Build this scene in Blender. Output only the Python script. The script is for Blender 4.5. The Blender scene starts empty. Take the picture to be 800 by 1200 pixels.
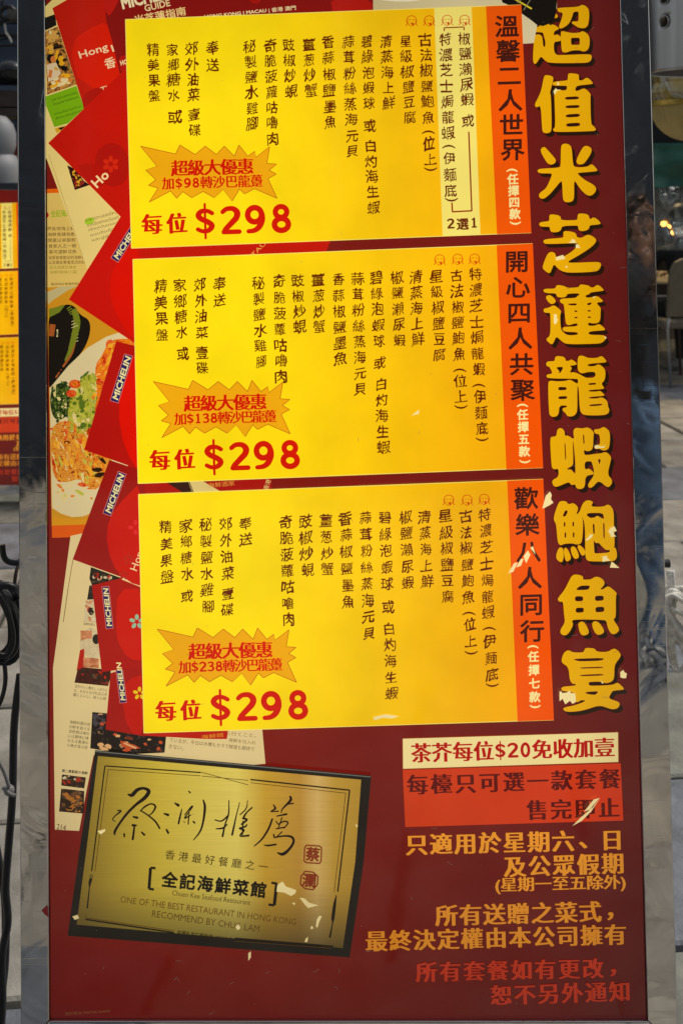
import bpy, bmesh, math, random
from mathutils import Vector, Matrix
from mathutils.geometry import delaunay_2d_cdt

random.seed(7)
SC = bpy.context.scene
COL = SC.collection
R = math.radians

# ------------------------------------------------------------------ camera, sky, sun, exposure
F = 1300.0                      # focal length in photo pixels (photo 800 x 1200)
HZ = 220.0                      # horizon row
CH = 1.5                        # camera height
cam = bpy.data.cameras.new('camera'); co = bpy.data.objects.new('camera', cam); COL.objects.link(co)
co.location = (0, 0, CH); co.rotation_euler = (R(90), 0, 0)
cam.sensor_fit = 'VERTICAL'; cam.sensor_height = 36; cam.lens = 36 * F / 1200
cam.shift_y = -(600 - HZ) / 1200
cam.clip_start = 0.05; cam.clip_end = 500
cam.dof.use_dof = True; cam.dof.focus_distance = 1.66; cam.dof.aperture_fstop = 9.0
SC.camera = co
W = bpy.data.worlds.new('World'); SC.world = W; W.use_nodes = True
nt = W.node_tree; bg = nt.nodes['Background']
sky = nt.nodes.new('ShaderNodeTexSky'); sky.sky_type = 'NISHITA'; sky.sun_disc = False
SUN_EL, SUN_ROT = 55, 62
sky.sun_elevation = R(SUN_EL); sky.sun_rotation = R(SUN_ROT); sky.air_density = 1.6; sky.dust_density = 3.0
hsv = nt.nodes.new('ShaderNodeHueSaturation'); hsv.inputs['Saturation'].default_value = .3     # overcast
nt.links.new(sky.outputs[0], hsv.inputs['Color']); nt.links.new(hsv.outputs[0], bg.inputs[0]); bg.inputs[1].default_value = 0.07
sl = bpy.data.lights.new('sun', 'SUN'); sl.energy = 1.5; sl.angle = R(25); sl.color = (1, .92, .8)
so = bpy.data.objects.new('sun', sl); COL.objects.link(so)
az = R(SUN_ROT); d = Vector((math.sin(az) * math.cos(R(SUN_EL)), math.cos(az) * math.cos(R(SUN_EL)), math.sin(R(SUN_EL))))
so.rotation_euler = d.to_track_quat('Z', 'Y').to_euler()
vs = SC.view_settings; vs.view_transform = 'Standard'; vs.look = 'None'; vs.gamma = 1; vs.exposure = 0.25
vs.use_curve_mapping = False

# ------------------------------------------------------------------ helpers: places
DS = 1.63                       # distance of the sign's middle
TH = R(2.9)                     # the sign leans back a little
MZ = CH - (600 - HZ) / F * DS
R0 = Vector((0, DS - MZ * math.tan(TH), 0))
U = Vector((0, math.sin(TH), math.cos(TH))); N = Vector((0, -math.cos(TH), math.sin(TH)))
CAMP = Vector((0, 0, CH))
def P(px, py, h=0.0):
    """a place on the sign's face (local coordinates of the sign), h metres proud of it"""
    d = Vector(((px - 400) / F, 1, -(py - HZ) / F))
    O = R0 + N * h
    t = (O - CAMP).dot(N) / d.dot(N)
    w = CAMP + d * t - R0
    return (w.x, -h, w.dot(U))
def at(px, py, D):
    return Vector(((px - 400) / F * D, D, CH - (py - HZ) / F * D))

def lin(c):
    c = c / 255.0
    return c / 12.92 if c <= .04045 else ((c + .055) / 1.055) ** 2.4
def rgb(t): return (lin(t[0]), lin(t[1]), lin(t[2]), 1)

# ------------------------------------------------------------------ materials
def nodes(name):
    m = bpy.data.materials.new(name); m.use_nodes = True
    t = m.node_tree; return m, t, t.nodes['Principled BSDF']
def N_(t, kind, **kw):
    n = t.nodes.new(kind)
    for k, v in kw.items():
        if k in n.inputs: n.inputs[k].default_value = v
        else: setattr(n, k, v)
    return n

# backlight fall-off painted into the emission: dimmer at top, foot and sides (shared group)
G = bpy.data.node_groups.new('painted_falloff', 'ShaderNodeTree')
G.interface.new_socket('Strength', in_out='OUTPUT', socket_type='NodeSocketFloat')
go = G.nodes.new('NodeGroupOutput')
tc = G.nodes.new('ShaderNodeTexCoord'); sx = G.nodes.new('ShaderNodeSeparateXYZ')
G.links.new(tc.outputs['Object'], sx.inputs[0])
mr = G.nodes.new('ShaderNodeMapRange'); mr.inputs['From Min'].default_value = .25; mr.inputs['From Max'].default_value = 1.85
G.links.new(sx.outputs['Z'], mr.inputs['Value'])
cr = G.nodes.new('ShaderNodeValToRGB'); e = cr.color_ramp.elements
e[0].position = 0; e[0].color = (.4, .4, .4, 1); e[1].position = 1; e[1].color = (.72, .72, .72, 1)
for p, v in ((.1, .62), (.2, .82), (.33, .96), (.7, 1.0), (.86, .97)):
    q = cr.color_ramp.elements.new(p); q.color = (v, v, v, 1)
G.links.new(mr.outputs[0], cr.inputs[0])
ax = G.nodes.new('ShaderNodeMath'); ax.operation = 'ABSOLUTE'; G.links.new(sx.outputs['X'], ax.inputs[0])      # painted dimming towards both sides
mx_ = G.nodes.new('ShaderNodeMapRange'); mx_.interpolation_type = 'SMOOTHSTEP'
for k_, v_ in (('From Min', .30), ('From Max', .47), ('To Min', 1.0), ('To Max', .78)): mx_.inputs[k_].default_value = v_
G.links.new(ax.outputs[0], mx_.inputs['Value'])
ml_ = G.nodes.new('ShaderNodeMath'); ml_.operation = 'MULTIPLY'; G.links.new(mx_.outputs[0], ml_.inputs[0]); G.links.new(cr.outputs[0], ml_.inputs[1])
G.links.new(ml_.outputs[0], go.inputs[0])

PM = {}
def pm(col, col2=None, x0=0, x1=1, mottle=.06, lit=1.0, rough=.07):
    """backlit print of one colour (or a printed blend between two colours along x)"""
    key = (col, col2, x0, x1, mottle, lit, rough)
    if key in PM: return PM[key]
    m, t, b = nodes('backlit_print_%d' % len(PM))
    g = t.nodes.new('ShaderNodeGroup'); g.node_tree = G
    if col2:
        tc = N_(t, 'ShaderNodeTexCoord'); s = N_(t, 'ShaderNodeSeparateXYZ'); t.links.new(tc.outputs['Object'], s.inputs[0])
        mp = N_(t, 'ShaderNodeMapRange'); mp.inputs['From Min'].default_value = x0; mp.inputs['From Max'].default_value = x1
        t.links.new(s.outputs['X'], mp.inputs['Value'])
        mx = N_(t, 'ShaderNodeMix', data_type='RGBA'); t.links.new(mp.outputs[0], mx.inputs[0])
        mx.inputs[6].default_value = rgb(col); mx.inputs[7].default_value = rgb(col2); csock = mx.outputs[2]
    else:
        c = N_(t, 'ShaderNodeRGB'); c.outputs[0].default_value = rgb(col); csock = c.outputs[0]
    tc2 = N_(t, 'ShaderNodeTexCoord'); n1 = N_(t, 'ShaderNodeTexNoise', Scale=9.0, Detail=4.0)
    t.links.new(tc2.outputs['Object'], n1.inputs['Vector'])
    mp2 = N_(t, 'ShaderNodeMapRange'); mp2.inputs['From Min'].default_value = .3; mp2.inputs['From Max'].default_value = .7
    mp2.inputs['To Min'].default_value = 1 - mottle; mp2.inputs['To Max'].default_value = 1 + mottle
    t.links.new(n1.outputs[0], mp2.inputs['Value'])
    mm = N_(t, 'ShaderNodeMath', operation='MULTIPLY'); t.links.new(mp2.outputs[0], mm.inputs[0]); t.links.new(g.outputs[0], mm.inputs[1])
    m3 = N_(t, 'ShaderNodeMath', operation='MULTIPLY'); t.links.new(mm.outputs[0], m3.inputs[0]); m3.inputs[1].default_value = lit * .75
    t.links.new(csock, b.inputs['Emission Color']); t.links.new(m3.outputs[0], b.inputs['Emission Strength'])
    h = N_(t, 'ShaderNodeMix', data_type='RGBA'); h.inputs[0].default_value = .72; h.inputs[7].default_value = (.004, .004, .004, 1)
    t.links.new(csock, h.inputs[6]); t.links.new(h.outputs[2], b.inputs['Base Color'])
    b.inputs['Roughness'].default_value = rough; b.inputs['Specular IOR Level'].default_value = .5
    # the film is not quite flat, and is scuffed
    bn = N_(t, 'ShaderNodeTexNoise', Scale=5.0, Detail=3.0); t.links.new(tc2.outputs['Object'], bn.inputs['Vector'])
    bp = N_(t, 'ShaderNodeBump', Strength=.10, Distance=.01); t.links.new(bn.outputs[0], bp.inputs['Height']); t.links.new(bp.outputs[0], b.inputs['Normal'])
    PM[key] = m; return m

def photo_print(cols, scale=60, dist=1.5, lit=1.0):
    """a printed photograph too fine to trace: patches of its own colours"""
    m, t, b = nodes('printed_photo'); g = t.nodes.new('ShaderNodeGroup'); g.node_tree = G
    tc = N_(t, 'ShaderNodeTexCoord'); n = N_(t, 'ShaderNodeTexNoise', Scale=float(scale), Detail=4.0, Distortion=float(dist), Roughness=.62); t.links.new(tc.outputs['Object'], n.inputs['Vector'])
    r = N_(t, 'ShaderNodeValToRGB'); el = r.color_ramp.elements; k = len(cols)
    pos = [.30 + .40 * i / (k - 1) for i in range(k)]
    el[0].position = pos[0]; el[0].color = rgb(cols[0]); el[1].position = pos[-1]; el[1].color = rgb(cols[-1])
    for i in range(1, k - 1): q = el.new(pos[i]); q.color = rgb(cols[i])
    t.links.new(n.outputs[0], r.inputs[0]); t.links.new(r.outputs[0], b.inputs['Emission Color'])
    mm = N_(t, 'ShaderNodeMath', operation='MULTIPLY'); mm.inputs[1].default_value = .75 * lit; t.links.new(g.outputs[0], mm.inputs[0]); t.links.new(mm.outputs[0], b.inputs['Emission Strength'])
    b.inputs['Base Color'].default_value = (.03, .02, .01, 1); b.inputs['Roughness'].default_value = .16
    return m
def surf(name, col, rough=.5, metal=0.0, var=.12, scale=12.0, bump=0.0, bscale=30.0, spec=.5, col2=None, stretch=None, coat=0.0, trans=0.0):
    m, t, b = nodes(name)
    tc = N_(t, 'ShaderNodeTexCoord'); src = tc.outputs['Object']
    if stretch:
        mp = N_(t, 'ShaderNodeMapping'); mp.inputs['Scale'].default_value = stretch; t.links.new(src, mp.inputs[0]); src = mp.outputs[0]
    n = N_(t, 'ShaderNodeTexNoise', Scale=scale, Detail=6.0); t.links.new(src, n.inputs['Vector'])
    r = N_(t, 'ShaderNodeValToRGB'); t.links.new(n.outputs[0], r.inputs[0])
    c2 = col2 or tuple(c * (1 + var) for c in col); c1 = col if col2 else tuple(c * (1 - var) for c in col)
    r.color_ramp.elements[0].position = .35; r.color_ramp.elements[1].position = .65
    r.color_ramp.elements[0].color = (*c1, 1); r.color_ramp.elements[1].color = (*c2, 1)
    t.links.new(r.outputs[0], b.inputs['Base Color'])
    b.inputs['Roughness'].default_value = rough; b.inputs['Metallic'].default_value = metal
    b.inputs['Specular IOR Level'].default_value = spec; b.inputs['Coat Weight'].default_value = coat
    b.inputs['Transmission Weight'].default_value = trans
    if bump:
        n2 = N_(t, 'ShaderNodeTexNoise', Scale=bscale, Detail=5.0); t.links.new(src, n2.inputs['Vector'])
        bp = N_(t, 'ShaderNodeBump', Strength=bump, Distance=.01); t.links.new(n2.outputs[0], bp.inputs['Height']); t.links.new(bp.outputs[0], b.inputs['Normal'])
    return m

def steel_mat():
    m, t, b = nodes('polished_steel')
    tc = N_(t, 'ShaderNodeTexCoord')
    b.inputs['Metallic'].default_value = 1; b.inputs['Base Color'].default_value = (.62, .62, .61, 1)
    n = N_(t, 'ShaderNodeTexNoise', Scale=60.0, Detail=8.0, Roughness=.7); t.links.new(tc.outputs['Object'], n.inputs['Vector'])
    mr = N_(t, 'ShaderNodeMapRange'); mr.inputs['From Min'].default_value = .4; mr.inputs['From Max'].default_value = .8
    mr.inputs['To Min'].default_value = .025; mr.inputs['To Max'].default_value = .16
    t.links.new(n.outputs[0], mr.inputs['Value']); t.links.new(mr.outputs[0], b.inputs['Roughness'])
    # dents and ripples of thin sheet, and straight fine scratches
    w = N_(t, 'ShaderNodeTexNoise', Scale=8.0, Detail=1.5, Distortion=1.6); t.links.new(tc.outputs['Object'], w.inputs['Vector'])
    b1 = N_(t, 'ShaderNodeBump', Strength=.42, Distance=.0032); t.links.new(w.outputs[0], b1.inputs['Height'])
    prev = b1
    for rot, sc, st in ((.55, (5, 5, 260), .05), (-.9, (4, 4, 230), .05)):
        mp = N_(t, 'ShaderNodeMapping'); mp.inputs['Rotation'].default_value = (0, rot, 0); mp.inputs['Scale'].default_value = sc
        n2 = N_(t, 'ShaderNodeTexNoise', Scale=1.0, Detail=2.0); t.links.new(tc.outputs['Object'], mp.inputs[0]); t.links.new(mp.outputs[0], n2.inputs['Vector'])
        m2 = N_(t, 'ShaderNodeMapRange'); m2.inputs['From Min'].default_value = .66; m2.inputs['From Max'].default_value = .74; t.links.new(n2.outputs[0], m2.inputs['Value'])
        b2 = N_(t, 'ShaderNodeBump', Strength=st, Distance=.0006); t.links.new(m2.outputs[0], b2.inputs['Height']); t.links.new(prev.outputs[0], b2.inputs['Normal']); prev = b2
    t.links.new(prev.outputs[0], b.inputs['Normal'])
    return m
STEEL = steel_mat()
STEEL_B = surf('brushed_steel', (.5, .5, .5), .32, 1, .1, 40, .05, 60, stretch=(1, 1, .05))
BLACKPL = surf('black_plastic', (.012, .012, .014), .35, 0, .3, 20)
BLACKRUB = surf('black_cable_rubber', (.012, .013, .015), .38, 0, .3, 30)
ROPE = surf('white_rope', (.8, .78, .72), .8, 0, .2, 80, .5, 220)
GREYCABLE = surf('grey_cable', (.25, .25, .25), .5)

# ------------------------------------------------------------------ helpers: objects
def link(name, me, mat=None, parent=None):
    o = bpy.data.objects.new(name, me); COL.objects.link(o)
    if mat is not None:
        for m in (mat if isinstance(mat, list) else [mat]): me.materials.append(m)
    if parent is not None: o.parent = parent
    return o
def empty(name, loc=(0, 0, 0), rot=(0, 0, 0)):
    o = bpy.data.objects.new(name, None); COL.objects.link(o); o.location = loc; o.rotation_euler = rot; o.empty_display_size = .1; return o
def tag(o, label=None, cat=None, group=None, kind=None):
    if label: o['label'] = label
    if cat: o['category'] = cat
    if group: o['group'] = group
    if kind: o['kind'] = kind
    return o
def mesh(name, vs, fs, mat=None, parent=None, smooth=False, mi=None):
    me = bpy.data.meshes.new(name); me.from_pydata(vs, [], fs)
    o = link(name, me, mat, parent)
    if mi: me.polygons.foreach_set('material_index', mi)
    if smooth: me.polygons.foreach_set('use_smooth', [True] * len(me.polygons))
    me.update(); return o
def bm_obj(name, bm, mat=None, parent=None, smooth=False, bevel=0, loc=None):
    me = bpy.data.meshes.new(name); bm.normal_update(); bm.to_mesh(me); bm.free()
    o = link(name, me, mat, parent)
    if smooth:
        me.polygons.foreach_set('use_smooth', [True] * len(me.polygons))
    if bevel:
        b = o.modifiers.new('bevel', 'BEVEL'); b.width = bevel; b.segments = 3; b.limit_method = 'ANGLE'; b.angle_limit = R(35)
    if loc is not None: o.location = loc
    return o
def box(bm, c, s, rot=None):
    m = Matrix.Translation(c) @ (rot.to_4x4() if rot else Matrix.Identity(4)) @ Matrix.Diagonal((*s, 1))
    bmesh.ops.create_cube(bm, size=1, matrix=m)
def tube(bm, pts, r, n=10, cap=True):
    """a round tube through points; r one number or a list"""
    pts = [Vector(p) for p in pts]; rings = []
    up = None
    for i, p in enumerate(pts):
        d = (pts[min(i + 1, len(pts) - 1)] - pts[max(i - 1, 0)]).normalized()
        if up is None:
            up = d.orthogonal().normalized()
        else:
            up = (up - d * up.dot(d)); up = up.normalized() if up.length > 1e-6 else d.orthogonal().normalized()
        s = d.cross(up); rr = r[i] if isinstance(r, (list, tuple)) else r
        rings.append([bm.verts.new(p + (up * math.cos(a) + s * math.sin(a)) * rr) for a in [2 * math.pi * k / n for k in range(n)]])
    for a, b in zip(rings, rings[1:]):
        for k in range(n): bm.faces.new((a[k], a[(k + 1) % n], b[(k + 1) % n], b[k]))
    if cap:
        bm.faces.new(rings[0][::-1]); bm.faces.new(rings[-1])
def lathe(bm, prof, n=32, c=(0, 0, 0), fn=None):
    rings = []
    for j, (r, z) in enumerate(prof):
        ring = []
        for k in range(n):
            a = 2 * math.pi * k / n; rr = r * (fn(k) if fn else 1)
            ring.append(bm.verts.new((c[0] + rr * math.cos(a), c[1] + rr * math.sin(a), c[2] + z)))
        rings.append(ring)
    for a, b in zip(rings, rings[1:]):
        for k in range(n): bm.faces.new((a[k], a[(k + 1) % n], b[(k + 1) % n], b[k]))
def smooth_path(pts, n=8):
    pts = [Vector(p) for p in pts]; out = []
    for i in range(len(pts) - 1):
        p0 = pts[max(i - 1, 0)]; p1 = pts[i]; p2 = pts[i + 1]; p3 = pts[min(i + 2, len(pts) - 1)]
        for k in range(n):
            t = k / n
            out.append(.5 * ((2 * p1) + (p2 - p0) * t + (2 * p0 - 5 * p1 + 4 * p2 - p3) * t * t + (3 * p1 - p0 - 3 * p2 + p3) * t ** 3))
    out.append(pts[-1]); return out

# flat print, all given in photo pixels on the sign's face
L = .0003                       # height of one printed layer
def chaikin(p, n=2, q=.25):
    for _ in range(n):
        o = []
        for i in range(len(p)):
            a, b = p[i], p[(i + 1) % len(p)]
            o.append((a[0] * (1 - q) + b[0] * q, a[1] * (1 - q) + b[1] * q)); o.append((a[0] * q + b[0] * (1 - q), a[1] * q + b[1] * (1 - q)))
        p = o
    return p
def inside(p, poly):
    x, y = p; c = False
    for i in range(len(poly)):
        (x0, y0), (x1, y1) = poly[i], poly[i - 1]
        if (y0 > y) != (y1 > y) and x < (x1 - x0) * (y - y0) / (y1 - y0) + x0: c = not c
    return c
class Flat:
    def __init__(s, lay): s.v = []; s.f = []; s.mi = []; s.lay = lay; s.k = 0
    def H(s): s.k += 1; return s.lay * L + (s.k % 12) * 6e-6
    def poly(s, outer, holes=(), mi=0, rnd=0):
        outer = chaikin(outer, rnd) if rnd else outer
        loops = [list(outer)] + [(chaikin(h, 1, .2) if rnd else list(h)) for h in holes]
        pts = []; ed = []
        for lp in loops:
            b0 = len(pts); pts += [Vector((x, y)) for x, y in lp]; ed += [(b0 + i, b0 + (i + 1) % len(lp)) for i in range(len(lp))]
        vo, _, tr, *_r = delaunay_2d_cdt(pts, ed, [], 0, 1e-5)
        h = s.H(); b = len(s.v); s.v += [P(v.x, v.y, h) for v in vo]
        for t in tr:
            c = (sum(vo[i].x for i in t) / 3, sum(vo[i].y for i in t) / 3)
            if not inside(c, loops[0]) or any(inside(c, q) for q in loops[1:]): continue
            A, B, D = [vo[i] for i in t]
            cr = (B.x - A.x) * (D.y - A.y) - (B.y - A.y) * (D.x - A.x)
            t = tuple(t) if cr < 0 else tuple(t[::-1])
            s.f.append(tuple(b + i for i in t)); s.mi.append(mi)
        return s
    def stroke(s, pts, w=None, mi=0, sub=0, cap=8):
        """a pen stroke: pts (x, y) with w, or (x, y, w)"""
        p = [(q[0], q[1], q[2] if len(q) > 2 else w) for q in pts]
        if sub: p = [tuple(v) for v in smooth_path(p, sub)]
        h = s.H(); 
        for (x0, y0, w0), (x1, y1, w1) in zip(p, p[1:]):
            dx, dy = x1 - x0, y1 - y0; l = math.hypot(dx, dy) or 1e-6; nx, ny = -dy / l, dx / l
            b = len(s.v)
            for q in ((x0 + nx * w0 / 2, y0 + ny * w0 / 2), (x0 - nx * w0 / 2, y0 - ny * w0 / 2), (x1 - nx * w1 / 2, y1 - ny * w1 / 2), (x1 + nx * w1 / 2, y1 + ny * w1 / 2)):
                s.v.append(P(*q, h))
            s.f.append((b, b + 1, b + 2, b + 3)); s.mi.append(mi); h = s.H()
        if cap:
            for x, y, ww in p:
                b = len(s.v); h = s.H()
                for k in range(cap):
                    a = -2 * math.pi * k / cap; s.v.append(P(x + ww / 2 * math.cos(a), y + ww / 2 * math.sin(a), h))
                s.f.append(tuple(b + k for k in range(cap))); s.mi.append(mi)
        return s
    def disc(s, x, y, r, ry=None, mi=0, n=14, rot=0):
        pts = []
        for k in range(n):
            a = 2 * math.pi * k / n; u, v = r * math.cos(a), (ry or r) * math.sin(a)
            pts.append((x + u * math.cos(rot) - v * math.sin(rot), y + u * math.sin(rot) + v * math.cos(rot)))
        return s.poly(pts, mi=mi)
    def glyph(s, ch, fn, bold=0.0, mi=0, rep=0, brush=False):
        vs, fs, _ = outline(ch); bd = rim(ch) if bold else []
        r = bold * (.22 if rep else 1); rx = bold + rep * .018; ph = (random.uniform(0, 6), random.uniform(0, 6))
        dens = min(1.25, max(.3, (62 / max(1, len(vs))) ** 1.1))
        def wt(x, y): return 1.0 if not brush else dens * max(.12, .85 + .6 * math.sin(7 * x + ph[0]) + .5 * math.sin(9 * y + ph[1]))
        h = s.H(); b = len(s.v)
        for x, y in vs: s.v.append(P(*fn(x, y), h))
        for f in fs: s.f.append(tuple(b + i for i in f)); s.mi.append(mi)
        K = 6
        for i, j in bd:      # thicken the outline: a hull round each edge (wider than high when rep is set)
            (x0, y0), (x1, y1) = vs[i], vs[j]
            l = math.hypot(x1 - x0, y1 - y0)
            if l < 1e-6: continue
            a0 = math.atan2((y1 - y0) / r, (x1 - x0) / rx); h = s.H(); b = len(s.v); w0, w1 = wt(x0, y0), wt(x1, y1)
            for k in range(K): 
                t = a0 + math.pi / 2 + math.pi * k / (K - 1); s.v.append(P(*fn(x0 + rx * w0 * math.cos(t), y0 + r * w0 * math.sin(t)), h))
            for k in range(K):
                t = a0 - math.pi / 2 + math.pi * k / (K - 1); s.v.append(P(*fn(x1 + rx * w1 * math.cos(t), y1 + r * w1 * math.sin(t)), h))
            s.f.append(tuple(b + k for k in range(2 * K))); s.mi.append(mi)
        return s
    def done(s, name, mat, parent):
        return mesh(name, s.v, s.f, mat, parent, mi=s.mi)
GC = {}
def outline(text, bold=0.0):
    key = (text, bold)
    if key in GC: return GC[key]
    c = bpy.data.curves.new('t', 'FONT'); c.body = text; c.size = 1; c.offset = bold; c.resolution_u = 2
    o = bpy.data.objects.new('t', c); COL.objects.link(o)
    bpy.context.view_layer.update()
    m = bpy.data.meshes.new_from_object(o.evaluated_get(bpy.context.evaluated_depsgraph_get()))
    vs = [(v.co.x, v.co.y) for v in m.vertices]; fs = [tuple(p.vertices) for p in m.polygons]
    out = []
    for f in fs:
        a, b2, c2 = [vs[i] for i in f[:3]]
        out.append(f if (b2[0] - a[0]) * (c2[1] - a[1]) - (b2[1] - a[1]) * (c2[0] - a[0]) > 0 else f[::-1])
    bb = (min(v[0] for v in vs), max(v[0] for v in vs), min(v[1] for v in vs), max(v[1] for v in vs)) if vs else (0, 1, 0, 1)
    bpy.data.objects.remove(o); bpy.data.curves.remove(c); bpy.data.meshes.remove(m)
    GC[key] = (vs, out, bb); return GC[key]
RC = {}
def rim(ch):
    if ch not in RC:
        n = {}
        for f in outline(ch)[1]:
            for i in range(len(f)):
                e = (f[i], f[(i + 1) % len(f)]); k = (min(e), max(e)); n[k] = n.get(k, 0) + 1
        RC[ch] = [k for k, v in n.items() if v == 1]
    return RC[ch]
def is_cjk(c): return ord(c) > 0x2e80

def cell(fl, ch, cx, cy, size, rot=0.0, bold=0.0, mi=0, rep=0, shear=0.0, sxx=1.0, brush=False):
    """one character centred in its em square"""
    ca, sa = math.cos(rot), math.sin(rot)
    vs, fs, bb = outline(ch)
    ox, oy = (.5, .37) if is_cjk(ch) else ((bb[0] + bb[1]) / 2, (bb[2] + bb[3]) / 2)
    bw = random.uniform(0, 6)
    def fn(x, y):
        if brush: x, y = x + .03 * math.sin(6 * y + bw), y + .035 * math.sin(5 * x + bw)
        u = (x - ox) * size * sxx; v = -(y - oy) * size - u * shear
        return (cx + u * ca - v * sa, cy + u * sa + v * ca)
    fl.glyph(ch, fn, bold, mi, rep, brush)
def ell(cx, cy, rx, ry, w, n=18): return [(cx + rx * math.cos(2 * math.pi * k / n), cy + ry * math.sin(2 * math.pi * k / n), w) for k in range(n + 1)]
DG = {'2': [[(-9.3,-10,5.4),(-4.5,-13.4,5.6),(3,-13.4,6.2),(7.6,-9,7.4),(6.6,-3,7.2),(1,3,6.8),(-6,10,6.2),(-7.6,12.4,6)], [(-8.6,13.6,5.6),(9.6,13.6,5.6)]],
 '9': [ell(0,-5.4,8.0,8.2,6.6), [(8.2,-6,7),(8.3,1,7.2),(5,8.5,6.8),(-.5,12.6,5.8),(-7.6,13.5,5)]],
 '8': [ell(0,-7.6,6.6,6.2,6.2), ell(0,6.8,8.0,6.9,6.6)],
 '0': [ell(0,0,7.6,13.6,6.4)],
 '$': [[(8.4,-9,5),(3,-11.8,5),(-4,-11.6,5.8),(-7.8,-7.2,6.8),(-4.5,-2.6,6.4),(3.5,1.2,6.4),(7.8,5.8,6.8),(4,10.8,5.8),(-3,11.8,5),(-8.8,9.4,5)], [(0,-20,2.8),(0,20,2.8)]],
 '1': [[(0,-14,6.8),(0,12.6,6.8)], [(-6.5,13.8,5),(6.5,13.8,5)], [(-6,-10.6,4.5),(-1,-12.4,4.5)]],
 '3': [[(-8,-11.6,5),(-2,-13.8,5.4),(4.6,-12.4,6.4),(6.2,-7.4,7),(2,-2.2,5.6),(-3.4,-1.2,5)], [(-1.4,-1.2,5),(5,1,6.2),(7.8,6.2,7.2),(4.6,11.6,6.2),(-2,13.8,5.4),(-9,12,5)]]}
def digit(fl, ch, cx, cy, h, rot=0.0, kx=1.0):
    """heavy figure drawn with a pen, h pixels tall"""
    k = h / 33; ca, sa = math.cos(rot), math.sin(rot)
    for st in DG[ch]:
        p = [(x, y, w) for x, y, w in (smooth_path(st, 4) if len(st) > 2 else st)]
        fl.stroke([(cx + (x * k * kx) * ca - y * k * sa, cy + (x * k * kx) * sa + y * k * ca, w * k) for x, y, w in p], cap=10)
def mixed(fl, txt, x0, y0, x1, y1, size, dsize, bold=.0, rep=0, dw=.62):
    wd = [1 if is_cjk(c) else dw for c in txt]; tot = sum(wd); L_ = math.hypot(x1 - x0, y1 - y0); rot = math.atan2(y1 - y0, x1 - x0); a = 0
    for ch, w in zip(txt, wd):
        t = (a + w / 2) / tot; a += w; x, y = x0 + (x1 - x0) * t, y0 + (y1 - y0) * t
        if is_cjk(ch): cell(fl, ch, x, y, size, rot, bold, rep=rep, sxx=.98)
        else: digit(fl, ch, x, y, dsize, rot, 1.0 if ch != '1' else .9)
def column(name, segs, size, mat, parent, lay, bold=.008, jit=True, rep=0, shear=.09, lean=.0, sxx=1.0):
    """characters written downwards; segs of (text, x0, y0, x1, y1) from first to last character centre"""
    fl = Flat(lay)
    for seg in segs:
        txt, x0, y0 = seg[:3]; x1, y1 = seg[3:5] if len(seg) > 3 else (x0, y0)
        n = len(txt)
        for i, ch in enumerate(txt):
            t = i / (n - 1) if n > 1 else 0
            j = (random.uniform(-.5, .5), random.uniform(-.4, .4), random.uniform(-.045, .045), random.uniform(.94, 1.07)) if jit else (0, 0, 0, 1)
            x, y = x0 + (x1 - x0) * t + j[0], y0 + (y1 - y0) * t + j[1]
            if ch in '()':
                cell(fl, ch, x, y, size * 1.0, rot=math.pi / 2 + lean, bold=bold, sxx=1.0)
            else:
                cell(fl, ch, x, y, size * j[3], rot=lean + j[2], bold=bold, rep=rep, shear=shear, sxx=sxx * random.uniform(.93, 1.06) if jit else sxx, brush=jit)
    return fl.done(name, mat, parent)
def run(fl, txt, x0, y0, x1, y1, h, bold=0.0, mi=0, rep=0, slant=0.0, cap=None):
    """a line fitted from its left end to its right end (centre line), letters h pixels tall"""
    vs, fs, bb = outline(txt)
    lo, hi = (bb[2], bb[3]) if any(is_cjk(c) for c in txt) or cap is None else (0, .72)
    l = math.hypot(x1 - x0, y1 - y0); ux, uy = (x1 - x0) / l, (y1 - y0) / l
    kx = l / (bb[1] - bb[0]); ky = h / (hi - lo)
    def fn(x, y):
        v = -(y - (lo + hi) / 2) * ky; u = (x - bb[0]) * kx - v * slant
        return (x0 + ux * u - uy * v, y0 + uy * u + ux * v)
    fl.glyph(txt, fn, bold, mi, rep)
def line(name, txt, x0, y0, x1, y1, h, mat, parent, lay, **kw):
    fl = Flat(lay); run(fl, txt, x0, y0, x1, y1, h, **kw); return fl.done(name, mat, parent)
def spaced(name, txt, x0, y0, x1, y1, size, mat, parent, lay, bold=0.0, rep=0, sxx=1.0, shear=0.0):
    """characters spread evenly, first and last centre given"""
    fl = Flat(lay); n = len(txt); rot = math.atan2(y1 - y0, x1 - x0)
    for i, ch in enumerate(txt):
        if ch == ' ': continue
        t = i / (n - 1); ox = -.32 * size if ch in '，、' else 0; oy = 0
        if ch in '，、':
            cell(fl, ch, x0 + (x1 - x0) * t + .1 * size, y0 + (y1 - y0) * t - .1 * size, size, rot, bold, 0, rep)
        else:
            cell(fl, ch, x0 + (x1 - x0) * t, y0 + (y1 - y0) * t, size, rot, bold, 0, rep if is_cjk(ch) else 0, shear, sxx)
    return fl.done(name, mat, parent)

# ================================================================== THE PLACE: ground and what stands behind
FLOOR_A = surf('paver_grey', (.30, .28, .245), .6, 0, .34, 6, .35, 70)
FLOOR_B = surf('paver_warm', (.33, .295, .24), .6, 0, .36, 5, .35, 70)
FLOOR_C = surf('paver_blue', (.17, .185, .215), .6, 0, .34, 7, .35, 70)
FLOOR_D = surf('paver_olive', (.2, .205, .175), .6, 0, .34, 7, .35, 70)
JOINT = surf('paving_joint_sand', (.07, .066, .06), .9, 0, .3, 40, .4, 90)

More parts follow.
